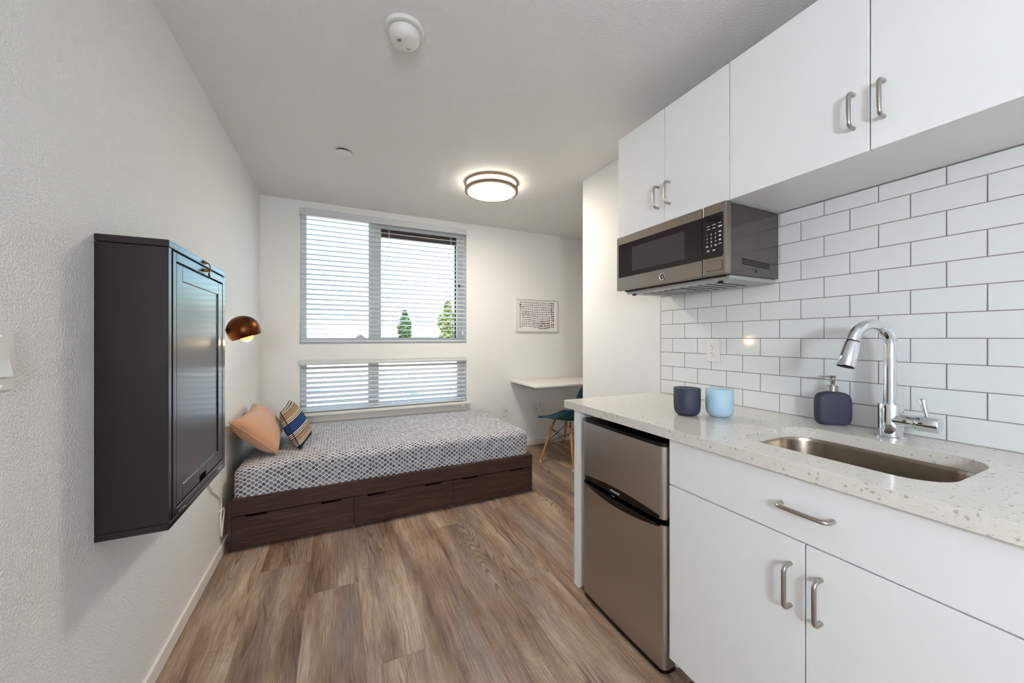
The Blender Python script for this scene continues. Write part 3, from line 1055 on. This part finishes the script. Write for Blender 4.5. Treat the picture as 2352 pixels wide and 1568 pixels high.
def legp(k, s_):
    fx, fy = feet[k]; top = tops[k]
    return cl(fx + (top[0] - fx) * s_, fy + (top[1] - fy) * s_, .004 + (top[2] - .004) * s_)
for a, c in ((0, 1), (1, 0), (2, 3), (3, 2), (0, 2), (2, 0), (1, 3), (3, 1)):
    obj('wire_brace', tube(B(), [legp(a, .88), legp(c, .5)], .0032, 8), M_wire, t, smooth=60)

# ------------------------------------------------------------------ kitchen: pulls
def pull(parent, p0, p1, out, so=.032, r=.0055, rb=.014):
    """D-shaped bar pull; p0,p1 = centre lines of the two posts on the door face"""
    p0, p1, out = Vector(p0), Vector(p1), Vector(out)
    d = (p1 - p0).normalized()
    pts = [p0, p0 + out * (so - rb)]
    for k in range(1, 5):
        a = PI / 2 * k / 4
        pts.append(p0 + out * (so - rb + rb * math.sin(a)) + d * (rb - rb * math.cos(a)))
    for k in range(0, 5):
        a = PI / 2 * k / 4
        pts.append(p1 + out * (so - rb + rb * math.cos(a)) - d * (rb - rb * math.sin(a)))
    pts.append(p1)
    return obj('pull_handle', tube(B(), pts, r, 14), M_steel, parent, smooth=60)


# ------------------------------------------------------------------ kitchen: wall units
UZ0, UZ1, UX = 1.757, 2.286, 1.36
def wall_unit(y0, y1, mid, label, hy):
    t = thing('wall_unit', (1.54, (y0 + y1) / 2, UZ0), label, 'cabinet', 'white wall units over the counter')
    obj('carcass', bx(UX + .021, XW, y0 + .0005, y1 - .0005, UZ0 + .003, UZ1), M_cab, t)
    for a, c, h in ((mid + .0015, y1 - .001, hy[0]), (y0 + .001, mid - .0015, hy[1])):
        d = obj('door', bx(UX, UX + .0185, a, c, UZ0, UZ1 - .001, bev=.0012), M_cab, t)
        pull(d, (UX, h, 1.836), (UX, h, 1.933), (-1, 0, 0))
    return t


wall_unit(.9165, 1.535, 1.2268, 'white two-door wall unit right above the microwave', (1.262, 1.197))
wall_unit(.090, .9155, .504, 'white two-door wall unit above the sink and faucet', (.540, .474))

# ------------------------------------------------------------------ kitchen: microwave
MWX, MY_0, MY_1, MW0, MW1 = 1.34, .917, 1.525, 1.475, 1.7545
t = thing('microwave', (1.52, 1.22, MW0), 'stainless microwave with black glass door hung under the wall unit', 'microwave')
ch = obj('chassis', bx(1.374, 1.7005, .9285, 1.513, MW0 + .002, MW1, bev=.002), M_chassis, t)
for k in range(3):
    z = 1.541 - .009 * k
    b_ = prismY(B(), [(1.46, z + .004), (1.635, z - .004), (1.635, z - .0095), (1.46, z - .0015)], .9270, .9292)
    obj('side_rib', b_, M_black, ch)
obj('screw', cyl(B(), (1.545, .9292, 1.500), (1.545, .9275, 1.500), .006, n=14), M_black, ch, smooth=40)
dr = obj('door', bx(MWX, 1.372, 1.0195, MY_1, MW0, MW1, bev=.0035), M_mwsteel, t)
gl = obj('door_glass', bx(MWX - .0008, MWX + .002, 1.020, 1.510, 1.541, 1.714, bev=.0006), M_glassblk, dr)
obj('viewing_window', bx(MWX - .0013, MWX + .001, 1.103, 1.412, 1.564, 1.684, bev=.0004), M_glasswin, gl)
cp = obj('control_panel', bx(MWX, 1.372, MY_0, 1.0155, MW0, MW1, bev=.0035), M_mwsteel, t)
kp = obj('keypad', prismX(B(), rrect((.9275 + 1.0145) / 2, 1.629, .0435, .0865, .008, 5), MWX - .0008, MWX + .002), M_glassblk, cp)
obj('display', bx(MWX - .0012, MWX + .001, .9395, .990, 1.683, 1.707), mat('display_black', (8, 7, 6), .1), kp)
M_key = mat('key_print', (222, 222, 222), .6)
def ky(u, v): return (MWX - .0009, .9275 + .087 * (1 - u), 1.5425 + .173 * v)
XD, YD = (0, -1, 0), (0, 0, 1)
for k, s in enumerate('123456789'):
    text('key_digit', s, .0105, M_key, ky(.22 + .21 * (k % 3), .545 - .087 * (k // 3)), kp, XD, YD)
text('key_digit', '0', .0105, M_key, ky(.43, .284), kp, XD, YD)
for u, v, wd in ((.28, .745, .016), (.56, .755, .018), (.85, .765, .014), (.28, .675, .018), (.56, .680, .015), (.85, .695, .018), (.85, .680, .02),
                 (.85, .575, .012), (.85, .560, .014), (.85, .485, .012), (.85, .470, .010), (.85, .390, .012), (.85, .375, .011), (.85, .300, .018),
                 (.22, .290, .013), (.22, .275, .011), (.64, .292, .010), (.64, .277, .012), (.27, .185, .015), (.27, .165, .008), (.56, .185, .012), (.56, .165, .013)):
    x_, y_, z_ = ky(u, v)
    obj('key_legend', bx(x_ - .0002, x_ + .0003, y_ - wd / 2 * .8, y_ + wd / 2 * .8, z_ - .0011, z_ + .0011), M_key, kp)
obj('open_button_gap', prismX(B(), rrect(.9655, 1.511, .0355, .0190, .005, 4), MWX - .0006, MWX + .002), M_blackm, cp)
obj('open_button', prismX(B(), rrect(.9655, 1.511, .0342, .0177, .0045, 4), MWX - .0022, MWX + .002), M_mwsteel, cp)
lg = obj('badge', lathe(B(), [(.0165, 0), (.0165, .0015), (.0150, .0022), (.001, .0022)], (MWX, 1.2215, 1.5065), 36, axis=(-1, 0, 0)), M_chrome, dr, smooth=40)
M_badge = mat('badge_enamel', (58, 58, 60), .3)
def annulus(c, r0, r1, x0, x1, n=32):
    bb = B()
    A = [[bb.verts.new((x, c[0] + r * math.cos(2 * PI * i / n), c[1] + r * math.sin(2 * PI * i / n))) for i in range(n)] for r, x in ((r0, x0), (r1, x0), (r1, x1), (r0, x1))]
    for k in range(4):
        for i in range(n):
            j = (i + 1) % n
            bb.faces.new((A[k][i], A[k][j], A[(k + 1) % 4][j], A[(k + 1) % 4][i]))
    return bb
obj('badge_disc', annulus((1.2215, 1.5065), .0005, .0128, MWX - .0026, MWX - .002), M_badge, lg)
for k in range(4):
    a = k * PI / 2 + PI / 4
    pts = [(MWX - .0028, 1.2215 + .0102 * math.cos(a + q) , 1.5065 + .0102 * math.sin(a + q)) for q in (-.5, -.25, 0, .25, .5)]
    obj('badge_swirl', tube(B(), pts, .0006, 6), M_chrome, lg)
text('badge_letters', 'GE', .0115, M_chrome, (MWX - .0029, 1.2215, 1.5065), lg, XD, YD)
# underside
un = obj('underside', bx(1.392, 1.695, .936, 1.508, MW0 - .016, MW0 + .002, bev=.004), M_galv, t)
for k in range(10):
    y = 1.02 + .045 * k
    obj('vent_slot', bx(1.44, 1.64, y, y + .016, MW0 - .0166, MW0 - .0155), M_blackm, un)
for k in range(9):
    y = 1.215 + .011 * k
    obj('filter_rib', bx(1.45, 1.56, y, y + .005, MW0 - .021, MW0 - .016), M_galv, un)
for y in (.985, 1.47):
    obj('foot', bx(1.41, 1.425, y, y + .014, MW0 - .024, MW0 - .0155, bev=.001), M_blackm, un)
obj('front_gap', bx(1.372, 1.392, .95, 1.50, MW0 - .004, MW0 + .003), M_blackm, t)

# ------------------------------------------------------------------ kitchen: counter top
SCX, SCY, SHX, SHY, SR = 1.340, .539, .176, .229, .088
bm = B()
outer = [(1.047, .06), (1.712, .06), (1.712, 1.593)]
for k in range(5):
    a = PI / 2 + PI / 2 * k / 4
    outer.append((1.047 + .012 + .012 * math.cos(a), 1.593 - .012 + .012 * math.sin(a)))
inner = rrect(SCX, SCY, SHX, SHY, SR, 10)
def lp_edges(pts, z):
    vs_ = [bm.verts.new((x, y, z)) for x, y in pts]
    return vs_, [bm.edges.new((vs_[i], vs_[(i + 1) % len(vs_)])) for i in range(len(vs_))]
vo_t, eo_t = lp_edges(outer, CT)
vi_t, ei_t = lp_edges(inner, CT)
bmesh.ops.triangle_fill(bm, edges=eo_t + ei_t, use_beauty=True)
topf = bm.faces[:]
ex = bmesh.ops.extrude_face_region(bm, geom=topf)
bmesh.ops.translate(bm, verts=[g for g in ex['geom'] if isinstance(g, bmesh.types.BMVert)], vec=(0, 0, -.036))
ct = obj('countertop', bm, M_quartz)
md = ct.modifiers.new('b', 'BEVEL'); md.width = .0025; md.segments = 2; md.limit_method = 'ANGLE'; md.angle_limit = math.radians(40)
tag(ct, 'white speckled quartz countertop along the kitchen wall', 'countertop')

# undermount sink
def lp3(grow, z, r=None):
    return [Vector((x, y, z)) for x, y in rrect(SCX, SCY, SHX + grow, SHY + grow, (r or SR) + grow, 10)]
t = thing('sink', (SCX, SCY, .69), 'brushed steel undermount sink bowl set in the quartz counter', 'sink')
loops = [lp3(.02, .8712), lp3(.003, .8712), lp3(.002, .8690), lp3(.0, .86), lp3(-.006, .74), lp3(-.012, .715), lp3(-.028, .700), lp3(-.052, .694)]
bm = B()
loft(bm, loops, cap0=False, cap1=True)
obj('bowl', bm, M_sink, t, smooth=60)
obj('drain', lathe(B(), [(.045, .696), (.043, .698), (.034, .6945), (.001, .694)], (SCX + .03, SCY, 0), 32), M_chrome, t, smooth=40)
# ------------------------------------------------------------------ faucet
FX, FY = 1.607, .545
t = thing('faucet', (FX, FY, CT), 'chrome gooseneck faucet with pull-down spray behind the sink', 'faucet')
obj('base_flange', lathe(B(), [(.0385, 0), (.0385, .003), (.035, .006), (.030, .007)], (FX, FY, CT + .0003), 40), M_chrome, t, smooth=40)
obj('body', lathe(B(), [(.0295, .005), (.0300, .02), (.0300, .102), (.0285, .107), (.018, .109)], (FX, FY, CT), 40), M_chrome, t, smooth=40)
ph = math.radians(21)
sd_ = Vector((-math.cos(ph), math.sin(ph), 0))
R = .066
z0 = 1.204
pts = [Vector((FX, FY, CT + .1)), Vector((FX, FY, 1.08)), Vector((FX, FY, z0 - .02))]
for k in range(0, 17):
    a = math.radians(168) * k / 16
    pts.append(Vector((FX, FY, z0)) + sd_ * (R - R * math.cos(a)) + Vector((0, 0, R * math.sin(a))))
obj('spout', tube(B(), pts, .0165, 24), M_chrome, t, smooth=60)
e = pts[-1]
td = (pts[-1] - pts[-2]).normalized()
obj('spout_collar', cyl(B(), e - td * .001, e + td * .004, .0155, n=24), M_blackm, t, smooth=40)
sp = obj('spray_head', lathe(B(), [(.0175, .004), (.0195, .008), (.0225, .055), (.0228, .056), (.0228, .0575), (.0225, .0585), (.0250, .085), (.0235, .087)], e, 36, axis=td), M_chrome, t, smooth=40)
obj('spray_face', lathe(B(), [(.0225, .0868), (.021, .0878), (.001, .0878)], e, 32, axis=td), M_blackm, sp, smooth=40)
hb = Vector((FX - .006, FY, .967))
obj('valve_arm', lathe(B(), [(.0225, .0), (.0205, .03), (.0200, .056), (.0215, .058), (.0215, .062), (.0205, .063)], hb, 32, axis=(0, -1, 0)), M_chrome, t, smooth=40)
hn = obj('lever_hub', lathe(B(), [(.0225, .064), (.0235, .066), (.0235, .108), (.022, .110), (.001, .1105)], hb, 36, axis=(0, -1, 0)), M_chrome, t, smooth=40)
lb = hb + Vector((0, -.083, .018))
obj('lever', tube(B(), [lb, lb + Vector((0, .006, .03)), lb + Vector((0, .010, .056)), lb + Vector((0, .0105, .058))], [.0055, .007, .0088, .006], 16), M_chrome, hn, smooth=60)

# ------------------------------------------------------------------ soap dispenser, tumblers
SX, SY = 1.648, .716
ang = YAW + math.radians(49) 
sdir = Vector((math.cos(math.radians(40)), -math.sin(math.radians(40)), 0))   # along the wide face
nd = Vector((-sdir.y, sdir.x, 0))
t = thing('soap_dispenser', (SX, SY, CT), 'flat navy soap dispenser with metal pump beside the faucet', 'soap dispenser')
def sl(u, v, z): return Vector((SX, SY, CT + z)) + sdir * u + nd * v
def soap_loop(z, gu, gv):
    return [sl(x, y, z) for x, y in rrect(0, 0, gu, gv, min(gu, gv) * .85, 6)]
HW = .056
lps = []
for z, gu in ((.0005, .040), (.004, .047), (.012, .0525), (.025, HW - .0005), (.05, HW), (.085, HW), (.100, .0540), (.109, .0490), (.115, .041), (.1185, .030), (.121, .018), (.123, .0135)):
    lps.append(soap_loop(z, gu, .021 * min(1, .55 + .45 * gu / HW) if z < .12 else .0125))
bm = B()
loft(bm, lps)
obj('bottle', bm, M_navy, t, smooth=60)
obj('collar', lathe(B(), [(.0135, .122), (.0150, .123), (.0150, .143), (.0135, .144), (.006, .144)], (SX, SY, CT), 28), M_steel, t, smooth=40)
pm = obj('pump_stem', lathe(B(), [(.0062, .143), (.0062, .152), (.0085, .155), (.0080, .172), (.006, .174)], (SX, SY, CT), 20), M_steel, t, smooth=40)
obj('pump_head', lathe(B(), [(.006, .1735), (.0105, .176), (.0125, .179), (.001, .180)], (SX, SY, CT), 24), M_steel, pm, smooth=40)
obj('nozzle', tube(B(), [sl(0, 0, .1765), sl(-.03, 0, .1765), sl(-.045, 0, .1745), sl(-.050, 0, .170)], [.0040, .0036, .003, .0028], 12), M_steel, pm, smooth=60)


def tumbler(x, y, m, label):
    t = thing('tumbler', (x, y, CT), label, 'cup', 'bathroom tumblers on the counter')
    h, r = .112, .0515
    out = [(.001, .0), (.030, .0), (.036, .002), (.043, .008), (.0485, .018), (.0505, .030), (r, .05), (r, h - .001)]
    obj('outside', lathe(B(), out + [(r - .001, h), (r - .002, h - .0005)], (x, y, CT + .0003), 48), m, t, smooth=50)
    obj('inside', lathe(B(), [(r - .0015, h - .0002), (r - .003, h - .001), (r - .004, h - .006), (r - .005, .03), (.03, .012), (.001, .010)], (x, y, CT + .0003), 48, caps=False), M_inwhite, t, smooth=60)


tumbler(1.308, 1.064, M_navy, 'dark navy tumbler standing left of the pale blue one')
tumbler(1.405, .989, M_sky, 'pale blue tumbler standing right of the navy one')

# ------------------------------------------------------------------ kitchen: base cabinet, end panel
t = thing('base_cabinet', (1.4, .522, 0), 'white sink base cabinet with one wide drawer front and two doors', 'cabinet')
BF = 1.072
obj('carcass', (lambda bm: (box(bm, BF + .022, XW - .002, .0985, .116, .08, .871), box(bm, BF + .022, XW - .002, .928, .9445, .08, .871), box(bm, BF + .022, XW - .002, .116, .928, .08, .098), box(bm, BF + .022, BF + .04, .116, .928, .80, .871), bm)[-1])(B()), M_cab, t)
obj('toe_kick', bx(1.147, 1.165, .10, .9435, .0, .08), M_cab, t)
d = obj('drawer_front', bx(BF, BF + .0195, .1005, .9455, .705, .868, bev=.0012), M_cab, t)
pull(d, (BF, .577, .787), (BF, .463, .787), (-1, 0, 0))
d = obj('door', bx(BF, BF + .0195, .5245, .9455, .0815, .7015, bev=.0012), M_cab, t)
pull(d, (BF, .556, .636), (BF, .556, .527), (-1, 0, 0))
d = obj('door', bx(BF, BF + .0195, .1005, .5215, .0815, .7015, bev=.0012), M_cab, t)
pull(d, (BF, .489, .632), (BF, .489, .525), (-1, 0, 0))

tag(obj('end_panel', bx(1.068, XW - .014, 1.487, 1.526, .0, .8715, bev=.001), M_cab), 'white upright end panel at the far end of the counter', 'panel')

# ------------------------------------------------------------------ kitchen: compact fridge
t = thing('refrigerator', (1.36, 1.19, 0), 'compact steel refrigerator with top freezer under the counter', 'refrigerator')
FY0, FY1, FXF = .955, 1.440, 1.056
obj('cabinet', bx(1.118, 1.66, FY0 + .002, FY1 - .002, .03, .838, bev=.004), M_black, t)

def fdoor(name, z0, z1):
    lo = []
    r = .020
    pts = [(1.112, FY0)]
    for k in range(7):
        a = -PI / 2 - PI / 2 * k / 6
        pts.append((FXF + r + r * math.cos(a), FY0 + r + r * math.sin(a)))
    for k in range(1, 8):                       # slightly bowed front
        s = k / 8
        pts.append((FXF - .004 * math.sin(PI * s), FY0 + r + (FY1 - FY0 - 2 * r) * s))
    for k in range(7):
        a = PI - PI / 2 * k / 6
        pts.append((FXF + r + r * math.cos(a), FY1 - r + r * math.sin(a)))
    pts.append((1.112, FY1))
    return obj(name, prismZ(B(), pts, z0, z1), M_fridge, t, smooth=35)


fz = fdoor('freezer_door', .570, .832)
fr = fdoor('fridge_door', .028, .548)
for z0, z1, par in ((.832, .846, fz), (.012, .028, fr)):
    obj('trim_strip', prismZ(B(), [(1.114, FY0), (FXF + .022, FY0 + .001), (FXF + .004, FY0 + .012), (FXF - .001, FY0 + .03), (FXF - .006, (FY0 + FY1) / 2), (FXF - .001, FY1 - .03), (FXF + .004, FY1 - .012), (FXF + .02, FY1), (1.114, FY1)], z0, z1), M_black, par)
# lens-shaped black handle: upper trim, recessed grip, lower lip
n = 20
yy = [FY0 - .0005 + (FY1 - FY0 + .001) * i / n for i in range(n + 1)]
def xf(y, d):
    s = (y - FY0) / (FY1 - FY0)
    e_ = min(s, 1 - s)
    rnd = max(0, 1 - e_ / .045)
    return FXF - .004 * math.sin(PI * s) - d + .022 * rnd ** 2
up_ = [(y, .577 + .021 * math.sin(PI * i / n) ** .9) for i, y in enumerate(yy)]
lo_ = [(y, .546 - .027 * math.sin(PI * i / n) ** .9) for i, y in enumerate(yy)]
def strip(zlo, zhi, dlo, dhi):
    bm = B()
    f0, f1, k0, k1 = [], [], [], []
    for i, y in enumerate(yy):
        f0.append(Vector((xf(y, dlo), y, zlo(i)))); f1.append(Vector((xf(y, dhi), y, zhi(i))))
        k0.append(Vector((1.108, y, zlo(i)))); k1.append(Vector((1.108, y, zhi(i))))
    loops = [[a, b_, c, d_] for a, b_, c, d_ in zip(f0, f1, k1, k0)]
    loft(bm, loops)
    return bm
obj('handle_upper', strip(lambda i: .566, lambda i: up_[i][1], .001, .003), M_black, fz, smooth=35)
obj('handle_lower', strip(lambda i: lo_[i][1], lambda i: .552, .003, .009), M_black, fr, smooth=35)
obj('grip_recess', bx(1.085, 1.11, FY0 + .004, FY1 - .004, .549, .569), M_blackm, t)
text('name_plate', 'FRIGIDAIRE', .0112, M_key, (FXF - .0085, 1.205, .5800), fz, XD, YD)
obj('swoosh', prismX(B(), [(1.222, .562), (1.212, .558), (1.200, .563), (1.212, .5605)], FXF - .0105, FXF - .009), mat('swoosh_blue', (150, 200, 220), .3), fz)
for y in (FY0 + .025, FY1 - .03):
    obj('leveling_foot', lathe(B(), [(.013, 0), (.015, .008), (.0165, .020), (.0165, .024), (.012, .031)], (1.150, y, 0), 24), M_white, t, smooth=40)
obj('leveling_foot', lathe(B(), [(.013, 0), (.015, .012), (.012, .031)], (1.60, FY0 + .03, 0), 20), M_white, t, smooth=40)
obj('leveling_foot', lathe(B(), [(.013, 0), (.015, .012), (.012, .031)], (1.60, FY1 - .03, 0), 20), M_white, t, smooth=40)
obj('kick_hinge', bx(1.075, 1.12, FY0 + .012, FY0 + .05, .004, .0125), M_black, t)

# ------------------------------------------------------------------ outside
GZ = -9.0
M_gr = mat('pale_pavement', (196, 190, 180), .9)
M_bw = mat('white_render', (226, 220, 212), .8)
M_bs = mat('sand_render', (206, 178, 150), .8)
M_bg = mat('window_dark_glass', (128, 136, 144), .3)
M_lf = mat('conifer_green', (64, 88, 36), .8)
M_lf2 = mat('olive_green', (104, 116, 52), .8)
M_tr = mat('bark', (86, 66, 50), .9)
M_roof = mat('roof_brown', (66, 54, 46), .8)
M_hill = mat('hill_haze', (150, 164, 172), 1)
struct('street_ground', bx(-300, 400, 6, 900, GZ - .5, GZ), M_gr)
bm = B()
hp = [(-500 + 30 * i, 14 + 7 * math.sin(i * .55) + 4 * math.sin(i * 1.3 + 1)) for i in range(60)]
poly = [(-500, GZ)] + hp + [(hp[-1][0], GZ)]
prismY(bm, poly, 700, 760)
struct('hill_ridge', bm, M_hill)

def building(x0, x1, y0, y1, z1, m, label, nx, nz, group=None, roof=None):
    t = thing('building', ((x0 + x1) / 2, (y0 + y1) / 2, GZ), label, 'building', group)
    obj('walls', bx(x0, x1, y0, y1, GZ, z1), m, t)
    obj('parapet', frame_par(x0, x1, y0, y1, z1), m, t)
    hgt = (z1 - GZ) / nz
    sp_ = (x1 - x0) / nx
    for j in range(nz):
        for i in range(nx):
            xx, zz = x0 + sp_ * (i + .28), GZ + hgt * (j + .3)
            wo = obj('window', bx(xx, xx + sp_ * .44, y0 - .06, y0 + .05, zz, zz + hgt * .5), M_bg, t)
            obj('window_sill', bx(xx - .1, xx + sp_ * .44 + .1, y0 - .16, y0 + .02, zz - .12, zz), M_bw, wo)
    return t


def frame_par(x0, x1, y0, y1, z):
    bm = B()
    box(bm, x0 - .15, x1 + .15, y0 - .15, y0 + .25, z, z + .5)
    box(bm, x0 - .15, x1 + .15, y1 - .25, y1 + .15, z, z + .5)
    box(bm, x0 - .15, x0 + .25, y0 + .25, y1 - .25, z, z + .5)
    box(bm, x1 - .25, x1 + .15, y0 + .25, y1 - .25, z, z + .5)
    return bm


building(5.5, 26, 62, 74, 5.3, M_bw, 'white building with small windows behind the trees outside', 11, 5)
building(-14, 1.5, 92, 104, 2.4, M_bs, 'long low sand-coloured building far left outside', 7, 3)
t = thing('house', (2.6, 52, GZ), 'small house with dark gable roof left of the trees outside', 'house')
obj('walls', bx(1.5, 3.7, 50, 55, GZ, .7), M_bw, t)
bm = B()
prismY(bm, [(1.2, .6), (4.0, .6), (2.6, 1.7)], 49.6, 55.4)
obj('roof', bm, M_roof, t)
for x in (1.75, 2.75):
    obj('window', bx(x, x + .7, 49.93, 50.05, -1.0, .1), M_bg, t)

# neighbouring flat roof seen through the low window
RZ = -1.7
t = thing('rooftop', (8, 27, GZ), 'flat white rooftop with parapet and vents below the low window outside', 'building')
obj('walls', bx(-12, 30, 13, 41, GZ, RZ - .02), M_bs, t)
obj('roof_deck', bx(-12, 30, 13, 41, RZ - .02, RZ), M_bw, t)
obj('parapet', frame_par(-12, 30, 13, 41, RZ - .02), M_bw, t)
for x, y, sx_, sy_, h in ((2.4, 19, 1.6, 1.2, .9), (5.2, 24, 2.4, 1.4, 1.0), (1.0, 30, 1.2, 1.2, .8), (8.0, 31, 2.0, 1.6, 1.1), (-2.0, 22, 1.2, 1.2, .7)):
    u_ = obj('roof_vent', bx(x - sx_ / 2, x + sx_ / 2, y - sy_ / 2, y + sy_ / 2, RZ, RZ + h), M_galv, t)
    obj('vent_cap', bx(x - sx_ / 2 - .1, x + sx_ / 2 + .1, y - sy_ / 2 - .1, y + sy_ / 2 + .1, RZ + h, RZ + h + .12), M_bw, u_)

def tree(x, y, rad, z1, m, label, n, seed, cone=True):
    r_ = random.Random(seed)
    t = thing('tree', (x, y, GZ), label, 'tree', 'trees outside the window')
    obj('trunk', tube(B(), [(x, y, GZ), (x + .1, y, GZ + (z1 - GZ) * .5), (x, y, z1 - .4)], [.28, .2, .05], 8), M_tr, t)
    bm = B()
    zb = z1 - (z1 - GZ) * .82
    for k in range(n):
        f = r_.random()
        if cone: rr_ = rad * (1 - f) ** .5 * (.8 + .2 * math.sin(f * 23 + seed))
        else: rr_ = rad * math.sqrt(max(.02, 1 - (2 * f - 1) ** 2))
        a = r_.random() * 2 * PI
        d_ = rr_ * math.sqrt(r_.random()) 
        c = Vector((x + d_ * math.cos(a), y + d_ * math.sin(a), zb + (z1 - zb) * f))
        s_ = r_.uniform(.16, .36)
        e1 = Vector((r_.uniform(-1, 1), r_.uniform(-1, 1), r_.uniform(-.6, .6))).normalized()
        e2 = e1.cross(Vector((r_.uniform(-1, 1), r_.uniform(-1, 1), r_.uniform(-1, 1)))).normalized()
        bm.faces.new([bm.verts.new(c + e1 * s_), bm.verts.new(c + e2 * s_ * .6), bm.verts.new(c - e1 * s_), bm.verts.new(c - e2 * s_ * .6)])
    tag(raw('foliage', bm, m, t), kind='stuff')


tree(7.2, 45, 1.95, 4.5, M_lf, 'dense green conifer outside near the middle of the right pane', 2600, 1)
tree(12.7, 46, 3.0, 6.0, M_lf2, 'taller olive-green tree outside at the right edge of the window', 2200, 2)
